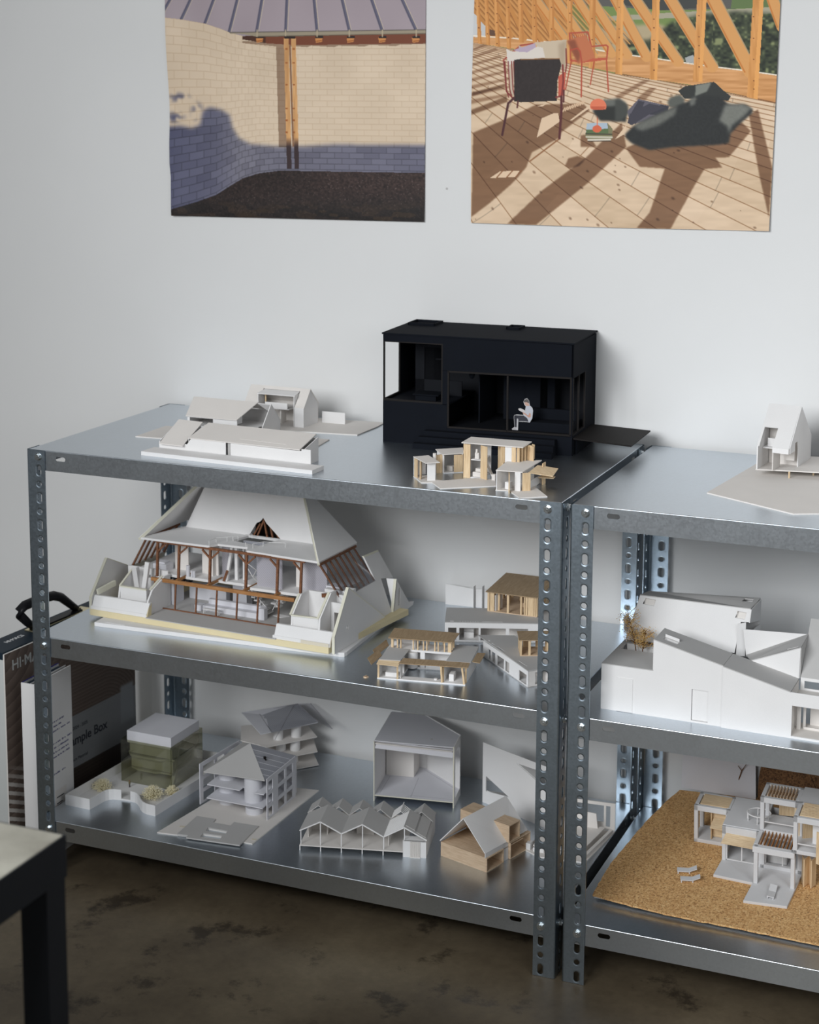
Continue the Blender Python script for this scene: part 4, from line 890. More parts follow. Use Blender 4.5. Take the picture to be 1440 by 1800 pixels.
    ZM().ext([(70, 66, 138.5), (219, 72, 138.5), (226, 90, 138.5), (288, 94, 138.5), (298, 74, 138.5), (450, 68, 138.5), (420, 172, 138.5), (100, 172, 138.5)], (0, 0, 4),
             [[(236, 122, 138.5), (300, 112, 138.5), (312, 166, 138.5), (246, 166, 138.5)]]).build('attic_floor', WHITE, r)
    # roof
    RL, RR = (160, 168, 250), (360, 168, 250)
    ZM().ext([(69, 66, 138), RL, (69, 238, 138)], (-1.5, -1, 4)).build('roof_slope', WHITE, r)
    ZM().ext([(451, 68, 138), (451, 214, 138), RR], (1.5, -1, 4)).build('roof_slope', WHITE, r)
    ZM().ext([(69, 238, 138), RL, RR, (451, 214, 138)], (0, 2, 4)).build('roof_slope', WHITE, r)
    ZM().ext([(104, 168, 142.6), (388, 168, 142.6), (360, 168, 250), (160, 168, 250)], (0, 3, 0), [[(246, 168, 143.2), (314, 168, 143.2), (300, 168, 156), (284, 168, 170), (277, 168, 180), (270, 168, 172), (262, 168, 168)]]).build('attic_wall', WHITE, r)
    m = ZM(); m.bar((68, 65, 138), (159, 166, 252), 3.4, 5); m.bar((452, 67, 136), (361, 166, 252), 3.4, 5); m.build('foam_edge_strip', FOAM, r)
    m = ZM(); m.sheet([(236, 172, 138), (322, 172, 138), (322, 205, 138), (236, 205, 138)], 1); m.sheet([(236, 205, 138), (322, 205, 138), (300, 182, 196), (258, 182, 196)], 1); m.build('attic_shade_sheet', BLACKLINE, r)  # dark sheets put behind the opening as its shade
    for a, b in (((262, 171, 142), (277, 172, 176)), ((284, 171, 142), (276, 172, 176)), ((296, 171, 142), (288, 174, 168)), ((252, 175, 142), (266, 176, 166)), ((306, 176, 142), (296, 178, 158))): ZM().bar(a, b, 3).build('roof_stick', STICK, r)
    def rail(pts, hgt=9):
        m = ZM()
        for p in pts: m.tube([(p[0], p[1], 142), (p[0], p[1], 142 + hgt)], .5, 6)
        m.tube([(p[0], p[1], 142 + hgt) for p in pts], .5, 6); m.build('handrail', WHITE, r)
    rail([(217, 74), (217, 98), (232, 112), (246, 128)]); rail([(240, 120), (262, 152)]); rail([(296, 78), (282, 96)]); rail([(300, 92), (310, 112), (350, 124)])
    # side rafters and their glazing
    for s_, xs, xf, ys in ((1, 451, 491, (72, 90, 108, 126, 144, 162, 180, 200)), (-1, 69, 32, (88, 108, 128, 148, 170, 192))):
        for yy in ys: ZM().bar((xs, yy, 136), (xf, yy + 6, 76), 3).build('rafter', STICK, r)
        ZM().bar((xs + s_, ys[0] - 4, 136.5), (xs + s_, ys[-1] + 8, 136.5), 4).build('purlin', STICK, r)
        ZM().sheet([(xs + 2 * s_, ys[0] - 2, 134), (xs + 2 * s_, ys[-1] + 4, 134), (xf + 2 * s_, ys[-1] + 8, 76), (xf + 2 * s_, ys[0] + 2, 76)], .5).build('acetate_pane', CLEAR, r)
    ZM().sheet([(491, 175, 76), (491, 214, 76), (462, 208, 122)], 1).build('inner_screen', SMOKE, r)
    # rooms
    m = ZM(); m.box(92, 128, 88, 122, 13, 62); m.box(130, 212, 138, 152, 13, 42); m.box(182, 196, 76, 92, 13, 24); m.box(196, 322, 82, 98, 13, 23); m.box(200, 322, 96, 104, 23, 32); m.box(318, 330, 80, 92, 13, 34); m.box(232, 262, 130, 150, 13, 58); m.build('room_block', LILAC, r)
    m = ZM(); m.box(206, 240, 66, 74, 21, 22.2); m.box(207, 208, 67, 68, 13, 21); m.box(238, 239, 67, 68, 13, 21); m.box(207, 208, 72, 73, 13, 21); m.box(238, 239, 72, 73, 13, 21); m.build('table', WHITE, r)
    m = ZM()
    for k in range(9): m.box(270 + k * 6, 277 + k * 6, 104, 122, 60 - k * 5.4, 62 - k * 5.4); m.tube([(272 + k * 6, 103, 62 - k * 5.4), (272 + k * 6, 103, 74 - k * 5.4)], .5, 6)
    m.tube([(272, 103, 74), (320, 103, 31)], .6, 6); m.build('stair', WHITE, r)
    m = ZM()
    for k in range(8): m.box(318 + (k % 3) * 9, 328 + (k % 3) * 9, 112 + k * 2, 122 + k * 2, 60 - k * 5, 63 - k * 5)
    for k in range(5): m.bar((330 + k * 6, 110, 24 + k * 6), (344 + k * 4, 116, 54), 1.2)
    m.build('loose_offcut', WHITE, r)
    ZM().sheet([(330, 110, 14), (350, 106, 14), (362, 118, 14.6), (338, 122, 14.6)], .8).build('paper_scrap', WHITE, r)
    m = ZM(); m.box(74, 104, 100, 124, 71, 84); m.box(78, 98, 104, 120, 84, 87); m.cyl(158, 92, 71, 92, 3.6, 20); m.cyl(168, 90, 71, 84, 2.2, 16); m.cyl(173, 90, 71, 84, 2.2, 16); m.box(446, 478, 104, 126, 73, 88); m.build('room_block', LILAC, r)
    m = ZM(); m.box(170, 206, 122, 126, 71, 137); m.box(108, 138, 124, 126, 71, 137); m.box(196, 200, 112, 124, 71, 137); m.box(376, 398, 118, 121, 73, 137); m.build('room_wall', IVORY, r)
    m = ZM(); m.bar((240, 96, 71), (244, 112, 139), 5); m.box(248, 254, 112, 118, 71, 139); m.box(262, 265, 118, 121, 71, 139); m.box(268, 271, 118, 121, 71, 130); m.build('white_column', WHITE, r)
    for x0, x1, y0 in ((308, 362, 92), (394, 446, 108), (222, 238, 110)): ZM().box(x0, x1, y0, y0 + .8, 72, 136).build('tracing_screen', VELLUM, r)
    m = ZM(); m.box(244, 308, 150, 152, 71, 137); m.build('dark_screen', SMOKE, r)
    m = ZM()
    m.tube([(284, 100, 100), (292, 104, 84), (300, 108, 74)], .8, 6); m.tube([(284, 96, 112), (300, 104, 98)], .8, 6); m.tube([(284, 100, 100), (284, 96, 112)], .8, 6); m.tube([(292, 104, 84), (300, 104, 98)], .8, 6); m.build('stair', WHITE, r)
farmhouse()

def courtyard_house():
    r = thing('courtyard_house_model', 'small white card and balsa courtyard house model right of the large farmhouse model', CAT, (670.1, 38, H2), 9.89)
    B_ = lambda m, n_, mat: m.build(n_, mat, r)
    m = M().ext([(0, 0, 0), (152, 0, 0), (152, 100, 0), (0, 100, 0)], (0, 0, 2), [[(40, 16, 0), (108, 16, 0), (108, 64, 0), (40, 64, 0)]]); B_(m, 'base_plate', WHITE)
    m = M(); m.box(1, 2.4, 2, 98, 2, 31); m.box(38.5, 40, 4, 16, 2, 31); m.box(2, 40, 30, 31.4, 2, 31); m.sheet([(115, 6, 2), (115, 98, 2), (115, 98, 31), (115, 6, 31)], 1.4); m.sheet([(151, 12, 2), (151, 99, 2), (151, 99, 31), (151, 12, 31)], 1.4)
    m.box(0, 152, 98.6, 100, 2, 31); m.box(60, 68, 64, 70, 2, 31); m.box(115, 150, 60, 61.4, 2, 31); B_(m, 'wall', WHITE)
    B_(M().box(2, 115, 64.5, 66, 29, 32.5).box(2, 115, 66, 100, 31, 32.5), 'upper_floor', WHITE)
    B_(M().ext([(3, 2, 32), (40, 2, 33), (41.5, 62, 33), (4, 65, 33)], (0, 0, 1.3)), 'roof', GREYC)
    B_(M().ext([(115, 18, 32.5), (157, 19, 32.5), (155, 104, 32.5), (116, 104, 32.5)], (0, 0, 1.3)), 'roof', GREYC)
    B_(M().ext([(1, -9, 28), (39, -10, 27), (40, 4, 32), (2, 4, 32)], (0, 0, 1)), 'eave_board', BALSA)
    B_(M().ext([(39, -8, 31.5), (157, -3, 31.5), (156, 21, 32.5), (42, 17, 32.5)], (0, 0, 1.1)), 'veranda_roof', BOARD)
    for p, q in (((2, 1, 2), (4, -6, 27)), ((35, 1, 2), (37, -7, 27)), ((112, 1, 2), (111, -3, 31)), ((113, 6, 2), (113, 4, 31)), ((150, 1, 2), (147, -3, 31)), ((151, 8, 2), (152, 5, 31))): B_(M().bar(p, q, 3), 'post', BALSAV)
    # upper pavilion
    B_(M().ext([(4, 60, 51.5), (117, 60, 51.5), (120, 108, 53), (3, 110, 53)], (0, 0, 1.2)), 'pavilion_roof', BOARD)
    for x in (8, 18, 24, 46, 54, 64, 70, 84, 90, 101, 108): B_(M().box(x, x + (2 if x > 10 else 4), 66, 68, 32.5, 52), 'pavilion_post', BALSAV)
    for x in (10, 52, 66, 78, 92, 110): B_(M().box(x, x + 2, 99, 101, 32.5, 53), 'pavilion_post', BALSAV)
    m = M(); m.box(110, 114, 66, 68, 32.5, 52); m.box(112, 114, 80, 82, 32.5, 52); m.box(112, 114, 92, 95, 32.5, 52); B_(m, 'corner_panel', BALSAV)
    m = M(); m.box(20, 46, 97, 98.4, 32.5, 46); m.box(44, 50, 72, 90, 32.5, 51); m.box(10, 15, 82, 94, 32.5, 40); B_(m, 'pavilion_wall', WHITE)
    m = M(); m.cyl(46, 64, 2, 30, 9.5, 32); B_(m, 'drum', WHITE)
    m = M(); m.box(12, 32, 9, 20, 2, 9); m.box(122, 130, 10, 28, 2, 14); m.box(70, 100, 62, 70, 2, 8); m.cyl(99, 11, 2, 4.5, 3, 16); B_(m, 'furniture', WHITE)
    for q in ([(-8, 22, 31), (1, 78, 32), (-5, 84, 40), (-15, 28, 39)], [(-5, -20, 30), (2, 24, 32), (-5, 30, 40), (-14, -12, 38)], [(158, 27, 32), (171, 29, 30), (171, 80, 30), (158, 74, 32)]): B_(M().ext(q, (0, 0, 1)), 'side_flap', BOARD)
courtyard_house()
tag(M().ext([(0, 0, 0), (6, -1, 0), (8, 4, 0), (4, 7, 0), (-1, 4, 0)], (0, 0, 1.5)).poly([(0, 0, 1.5), (6, -1, 4), (4, 7, 3.4)]).build('wood_chip', PLY), 'small wood chip lying on the middle shelf beside the courtyard house model', 'wood chip').location = (.6465, .0335, H2 / 1000)

def pavilion(m_posts, r, h, W, D, z0, z1, roofmat, seed, ov=3, rise=0):
    """timber fin pavilion standing on a roof; h maps local to thing coordinates"""
    rnd = random.Random(seed)
    M().ext([h(0, 0, z0), h(W, 0, z0), h(W, D, z0), h(0, D, z0)], (0, 0, 1.5)).build('pavilion_floor', PLY, r)
    M().ext([h(-ov, -ov, z1), h(W + ov, -ov, z1), h(W + ov, D + ov, z1 + rise), h(-ov, D + ov, z1 + rise)], (0, 0, 1.4)).build('pavilion_roof', roofmat, r)
    def fin(u, v, w, d):
        zt = z1 + rise * max(0, (v + d)) / D - .3
        M().ext([h(u, v, z0 + 1.5), h(u + w, v, z0 + 1.5), h(u + w, v + d, z0 + 1.5), h(u, v + d, z0 + 1.5)], (0, 0, zt - z0 - 1.5)).build('timber_fin', BALSAV, r)
    return fin

def timber_pavilions():
    a = math.radians(20); r = thing('timber_pavilion_model', 'white card model carrying a large timber-finned pavilion, before the row of upright white cards', CAT, (704, 260, H2))
    F = Vector((math.cos(a), math.sin(a), 0)); S = Vector((-math.sin(a), math.cos(a), 0)); h = lambda t, s, z: tuple(F * t + S * s + Vector((0, 0, z)))
    wall = [h(0, 0, 0), h(190, 0, 0), h(190, 0, 36), h(0, 0, 36)]
    hs = [[h(x0, 0, 4), h(x1, 0, 4), h(x1, 0, 27), h(x0, 0, 27)] for x0, x1 in ((6, 21), (26, 61), (64.5, 110), (116, 150))]
    M().sheet(wall, 2, hs).build('front_wall', WHITE, r)
    m = M(); m.sheet([h(0, 2, 0), h(0, 84, 0), h(0, 84, 36), h(0, 2, 36)], -1.6); m.sheet([h(0, 84, 0), h(190, 84, 0), h(190, 84, 36), h(0, 84, 36)], -1.6); m.sheet([h(24, 2, 0), h(24, 40, 0), h(24, 40, 35), h(24, 2, 35)], 1.4); m.sheet([h(63, 2, 0), h(63, 40, 0), h(63, 40, 35), h(63, 2, 35)], 1.4); m.sheet([h(3, 40, 0), h(188, 40, 0), h(188, 40, 35), h(3, 40, 35)], 1.4); m.build('inner_wall', IVORY, r)
    M().ext([h(0, 0, 0), h(190, 0, 0), h(190, 84, 0), h(0, 84, 0)], (0, 0, 1.6)).build('base_plate', WHITE, r)
    m = M(); m.ext([h(34, 22, 1.6), h(52, 22, 1.6), h(52, 30, 1.6), h(34, 30, 1.6)], (0, 0, 10)); m.ext([h(34, 28, 11.6), h(52, 28, 11.6), h(52, 31, 11.6), h(34, 31, 11.6)], (0, 0, 8)); m.build('furniture', WHITE, r)
    slots = [[h(8, 3, 36), h(16, 3, 36), h(16, 7, 36), h(8, 7, 36)]] + [[h(26 + k * 4.6, 3.4, 36), h(28.4 + k * 4.6, 3.4, 36), h(28.4 + k * 4.6, 6.6, 36), h(26 + k * 4.6, 6.6, 36)] for k in range(8)] + [[h(66, 3, 36), h(104, 3, 36), h(104, 6, 36), h(66, 6, 36)]]
    M().ext([h(0, 0, 36), h(190, 0, 36), h(190, 86, 36), h(0, 86, 36)], (0, 0, 1.6), slots).build('roof', GREYC, r)
    g = lambda u, v, z: (48 + u, 90 + v, z)
    fin = pavilion(None, r, g, 96, 106, 37.6, 74, BOARD, 1, 3, 6)
    for u, v, w, d in ((0, 0, 4, 6), (5, 0, 8, 2), (18, 8, 3, 4), (38, 0, 4, 4), (64, 0, 3, 4), (71, 0, 2, 8), (74, 0, 4, 2), (79, 0, 11, 2), (91, 0, 3, 3), (95, 0, 2, 10), (94, 24, 2, 12), (94, 50, 2, 12), (94, 76, 2, 12), (0, 30, 2, 10), (0, 56, 2, 10), (0, 80, 2, 12), (20, 60, 3, 3), (34, 80, 3, 10), (50, 94, 12, 2), (70, 94, 12, 2), (30, 94, 8, 2), (8, 94, 10, 2)): fin(u, v, w, d)
    M().ext([g(14, 2, 39), g(20, 24, 39), g(21, 24, 39), g(15, 2, 39)], (0, 0, 30)).build('inner_screen', WHITE, r)
    M().ext([g(52, 44, 39), g(66, 46, 39), g(66, 56, 39), g(52, 54, 39)], (0, 0, 8)).build('table', PLY, r)
    # front wing, a separate model
    b = math.radians(-43.5); r2 = thing('timber_pavilion_model', 'angled white card wing model carrying a small balsa-finned pavilion, beside the perforated post', CAT, (777, 230, H2))
    F2 = Vector((math.cos(b), math.sin(b), 0)); S2 = Vector((-math.sin(b), math.cos(b), 0)); k = lambda t, s, z: tuple(F2 * t + S2 * s + Vector((0, 0, z)))
    L = 197
    hs = [[k(x0, 0, 3), k(x1, 0, 3), k(x1, 0, 21), k(x0, 0, 21)] for x0, x1 in ((46, 56), (60, 74), (80, 108), (112, 128), (164, 192))]
    M().sheet([k(26, 0, 0), k(L, 0, 0), k(L, 0, 29), k(26, 0, 29)], 1.6, hs).build('front_wall', WHITE, r2)
    M().ext([k(26, 0, 0), k(L, 0, 0), k(L, 60, 0), k(40, 60, 0)], (0, 0, 1.6)).build('base_plate', WHITE, r2)
    m = M(); m.sheet([k(L, 1, 0), k(L, 60, 0), k(L, 60, 29), k(L, 1, 29)], 1.6, [[k(L, 14, 4), k(L, 40, 4), k(L, 40, 25), k(L, 14, 25)]]); m.sheet([k(30, 40, 0), k(L - 2, 40, 0), k(L - 2, 40, 29), k(30, 40, 29)], 1.4); m.sheet([k(110, 2, 1.6), k(110, 38, 1.6), k(110, 38, 29), k(110, 2, 29)], 1.4); m.sheet([k(150, 2, 1.6), k(150, 38, 1.6), k(150, 38, 29), k(150, 2, 29)], 1.4); m.build('inner_wall', IVORY, r2)
    sl = [[k(x0, y0, 29), k(x1, y0, 29), k(x1, y0 + 3.5, 29), k(x0, y0 + 3.5, 29)] for x0, x1, y0 in ((30, 36, 6), (46, 58, 4), (68, 94, 5), (148, 178, 5))]
    M().ext([k(-4, 4, 29), k(L + 1, -1, 29), k(L + 1, 62, 29), k(24, 62, 29)], (0, 0, 1.4), sl).build('roof', GREYC, r2)
    c = math.radians(24); X3 = Vector((math.cos(c), math.sin(c), 0)); Y3 = Vector((-math.sin(c), math.cos(c), 0)); q = lambda u, v, z: tuple(Vector((884 - 777, 157 - 230, 0)) + X3 * u + Y3 * v + Vector((0, 0, z)))
    fin = pavilion(None, r2, q, 56, 46, 30.4, 58, BOARD, 2, 2)
    for u, v, w, d in ((0, 0, 3, 3), (0, 4, 2, 7), (0, 14, 2, 8), (0, 26, 2, 6), (0, 36, 2, 8), (14, 0, 4, 3), (30, 0, 4, 3), (46, 0, 4, 3), (18, 30, 3, 3), (8, 42, 10, 2), (30, 42, 12, 2), (46, 24, 2, 10)): fin(u, v, w, d)
    # standing cards
    r3 = thing('card_screen', 'row of upright white cards standing behind the large finned pavilion model', 'card screen', (620.3, 471.5, H2))
    M().sheet([(0, 0, 0), (58, 4, 0), (58, 4, 36), (0, 0, 41)], 1.4).build('card', WHITE, r3); M().sheet([(61, 4, 0), (76, 8, 0), (76, 8, 36), (61, 4, 37)], 1.4).build('card', WHITE, r3); M().sheet([(78, 6, 0), (100, 10, 0), (100, 10, 33), (78, 6, 36)], 1.4).build('card', WHITE, r3)
    M().sheet([(59.5, -4, 0), (59.5, 8, 0), (59.5, 8, 43), (59.5, -4, 43)], 1.2).build('divider', WHITE, r3); M().sheet([(76.5, -2, 0), (76.5, 10, 0), (76.5, 10, 44), (76.5, -2, 44)], 1.2).build('divider', WHITE, r3)
timber_pavilions()

def big_white():
    r = thing('folded_roof_model', 'large white card house model with folded sloping roofs and cut skylights', CAT, (1059.4, 51.2, H2), -.96)
    X1 = 305
    prof = [(0, 0, 0), (198, 0, 0), (198, 0, 99), (86, 0, 126), (86, 0, 75.5), (0, 0, 75)]
    M().sheet(prof, 2, [[(149, 0, 3), (176, 0, 3), (176, 0, 54.5), (149, 0, 54.5)]]).build('front_wall', WHITE, r)
    M().sheet([(26, -.9, .6), (53, -.9, .6), (53, -.9, 56.4), (26, -.9, 56.4)], .8).build('door_leaf', WHITE, r)
    M().box(149, 176, 3, 4.5, 3, 54.5).build('door_leaf', WHITE, r)
    M().sheet([(198.6, -3, 0), (460, -3, 0), (460, -3, 73.5), (X1, -3, 73.5), (198.6, -3, 98.6)], 2, [[(308, -3, 3.5), (452, -3, 3.5), (452, -3, 52.5), (308, -3, 52.5)]]).build('front_wall', WHITE, r)
    m = M(); m.sheet([(0, 2, 0), (0, 130, 0), (0, 130, 75), (0, 2, 75)], -2); m.sheet([(86, 2, 75), (86, 62, 75), (86, 62, 126), (86, 2, 126)], 1.5); m.sheet([(85, 62, 74), (85, 119, 74), (85, 119, 90), (85, 62, 90)], 1.5); m.build('side_wall', WHITE, r)
    M().ext([(0, 0, 75), (86, 0, 75.2), (86, 130, 75.2), (0, 130, 75)], (0, 0, 1.4), [[(8, 80, 75), (64, 80, 75), (64, 114, 75), (8, 114, 75)]]).build('flat_roof', GREYC, r)  # white card roofs of this model, coloured darker for weaker light on top
    M().ext([(8, 114.5, 40), (64, 114.5, 40), (64, 114.5, 75), (8, 114.5, 75)], (0, 1.2, 0)).box(6, 64, 79, 120, 56, 57).build('planter_lining', WHITE, r)
    f = lambda x, y: (x, y, 126 - (x - 86) * .2411)
    hole = [f(97, 14), f(120, 14), f(120, 26), f(97, 26)]
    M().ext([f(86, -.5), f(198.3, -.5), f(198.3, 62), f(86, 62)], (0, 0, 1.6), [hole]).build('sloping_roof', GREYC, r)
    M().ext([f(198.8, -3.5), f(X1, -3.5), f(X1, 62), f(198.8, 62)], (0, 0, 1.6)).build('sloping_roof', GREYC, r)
    M().ext([(97, 27, 118), (120, 27, 113), (120, 27, 124), (97, 27, 129.4)], (0, 1, 0)).ext([(95.6, 14, 116), (95.6, 27, 116), (95.6, 27, 125), (95.6, 14, 125)], (1, 0, 0)).build('skylight_lining', WHITE, r)
    # tilted rear block
    g = lambda x, z: (x, 118 + (z - 80) * 22 / 72, z)
    M().ext([g(4, 80), g(188.5, 82), g(194, 131), g(207, 132), g(208, 152), g(21, 152)], (0, 1.6, .4), [[g(27, 139), g(47, 138), g(49, 148), g(31, 149)], [g(184, 136), g(200, 135), g(202, 146), g(187, 147)]]).build('tilted_roof', WHITE, r)
    for x0, zz in ((31, 139), (187, 136)):
        q = g(x0, zz); M().ext([(x0, q[1] + 1, zz - 1), (x0 + 20, q[1] + 1, zz - 1), (x0 + 20, q[1] + 9, zz + 12), (x0, q[1] + 9, zz + 12)], (0, 1.2, 0)).ext([(x0, q[1], zz - 1), (x0, q[1] + 9, zz - 1), (x0, q[1] + 9, zz + 12), (x0, q[1] + 3, zz + 11)], (-1, 0, 0)).build('skylight_lining', IVORY, r)
    M().ext([(21, 140, 152), (208, 140, 152), (212, 195, 155), (18, 205, 140)], (0, 0, 1.6), [[(186, 170, 153), (204, 170, 154), (203, 184, 154.5), (188, 184, 154)]]).build('rear_roof', GREYC, r)
    m = M(); m.sheet([(208, 140, 151.5), (212, 195, 154), (212, 195, 118), (207, 134, 131)], 1.6); m.sheet([(207, 138, 112), (212, 195, 112), (212, 195, 70), (207, 138, 70)], 1.6); m.sheet([(4, 120, 60), (18, 205, 60), (18, 205, 139), (21, 141, 151), (4, 120, 79)], -1.6); m.sheet([(18, 205, 0), (212, 195, 0), (212, 195, 154), (18, 205, 139)], -1.6); m.build('side_wall', WHITE, r)
    M().sheet([(190, 123, 76), (204, 127, 76), (204, 127, 133), (192, 123, 130)], 1.6).build('corner_strip', WHITE, r)
    # valley roofs to the right
    M().sheet([(207.5, 120, 78), (307, 120, 129), (201.6, 120, 123.4)], 1.6).build('valley_triangle', WHITE, r)
    M().ext([(207.5, 120, 80), (307, 120, 129), (306, 62, 124), (228, 62, 92)], (0, 0, 1.2), [[(282, 70, 114), (300, 70, 121), (300, 74, 121.2), (282, 74, 114.2)]]).build('valley_roof', GREYC, r)
    M().sheet([(228, 61, 92), (X1, 61, 74), (306, 61, 124)], 1.6).build('valley_triangle', WHITE, r)
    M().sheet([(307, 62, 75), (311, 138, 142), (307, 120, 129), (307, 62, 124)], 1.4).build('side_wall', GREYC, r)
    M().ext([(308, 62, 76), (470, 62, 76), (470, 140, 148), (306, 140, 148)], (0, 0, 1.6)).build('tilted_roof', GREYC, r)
    M().sheet([(308, 61, 55), (470, 61, 55), (470, 61, 77), (308, 61, 77)], 1.6, [[(314, 61, 60), (460, 61, 60), (460, 61, 72), (314, 61, 72)]]).build('set_back_wall', WHITE, r)
    m = M(); m.box(X1, 460, 0, 60, 55, 57); m.sheet([(X1 + .6, 0, 0), (X1 + .6, 60, 0), (X1 + .6, 60, 73), (X1 + .6, 0, 73)], 1.4); m.box(X1, 460, 0, 60, 1.5, 3.4); m.box(318, 322, 40, 42, 3.4, 54); m.box(310, 316, 30, 32, 3.4, 54); m.box(326, 460, 56, 58, 3.4, 54); m.box(320, 460, 34, 36, 3.4, 7); m.build('inner_room', IVORY, r)
    def plant(name, label, x, y, hgt, seed, lean):
        rnd = random.Random(seed); t = thing(name, label, 'dried plant', Vector((1059.4, 51.2, H2)) + Matrix.Rotation(math.radians(-.96), 4, 'Z') @ Vector((x, y, 57)), 0, 'dried plants in the planter')
        st = M(); fl = M()
        st.tube([(0, 0, 0), (lean * .3, 0, hgt * .4), (lean * .7, 1, hgt * .7)], [1, .8, .5], 6)
        for k in range(60):
            z = hgt * rnd.uniform(.25, .75); a = rnd.uniform(0, 6.28); l = rnd.uniform(8, 26); b0 = Vector((lean * z / hgt, 0, z)); b1 = b0 + Vector((math.cos(a) * l * .8, math.sin(a) * l * .6, rnd.uniform(-.1, .8) * l))
            st.tube([b0, (b0 + b1) / 2 + Vector((0, 0, 2)), b1], [.35, .25, .18], 4)
            for j in range(16):
                p = b0.lerp(b1, rnd.uniform(.35, 1.05)) + Vector((rnd.gauss(0, 2.4), rnd.gauss(0, 2.4), rnd.gauss(0, 2.4))); fl.blob(p, rnd.uniform(.4, .95), 4)
        st.build('stem', TWIGM, t); fl.build('flower_head', GOLD, t)['kind'] = 'stuff'
    plant('dried_plant', 'taller golden dried plant in the roof planter of the folded roof model', 30, 100, 96, 3, -22)
    plant('dried_plant', 'shorter golden dried plant in the roof planter of the folded roof model', 40, 92, 68, 5, 8)
big_white()
# ---------------------------------------------------------------- models on the bottom shelf
def bush(name, label, loc, rad, n_, seed, group):
    rnd = random.Random(seed); m = M(); t = M()
    for k in range(n_):
        a, b = rnd.uniform(0, 6.28), rnd.uniform(.05, 1.45); q = rad * rnd.uniform(.55, 1)
        p = (q * math.cos(a) * math.sin(b), q * math.sin(a) * math.sin(b), q * math.cos(b) * 1.0 + 1)
        m.blob(p, rnd.uniform(.55, 1.15), 4)
        if k % 3 == 0: t.tube([(0, 0, 0), (p[0] * .5, p[1] * .5, p[2] * .6), tuple(1.12 * c for c in p)], .25, 4)
    r = thing(name, label, 'model bush', loc, 0, group)
    m.build('foliage', FLUFF, r)['kind'] = 'stuff'; t.build('twig', FLUFF, r)

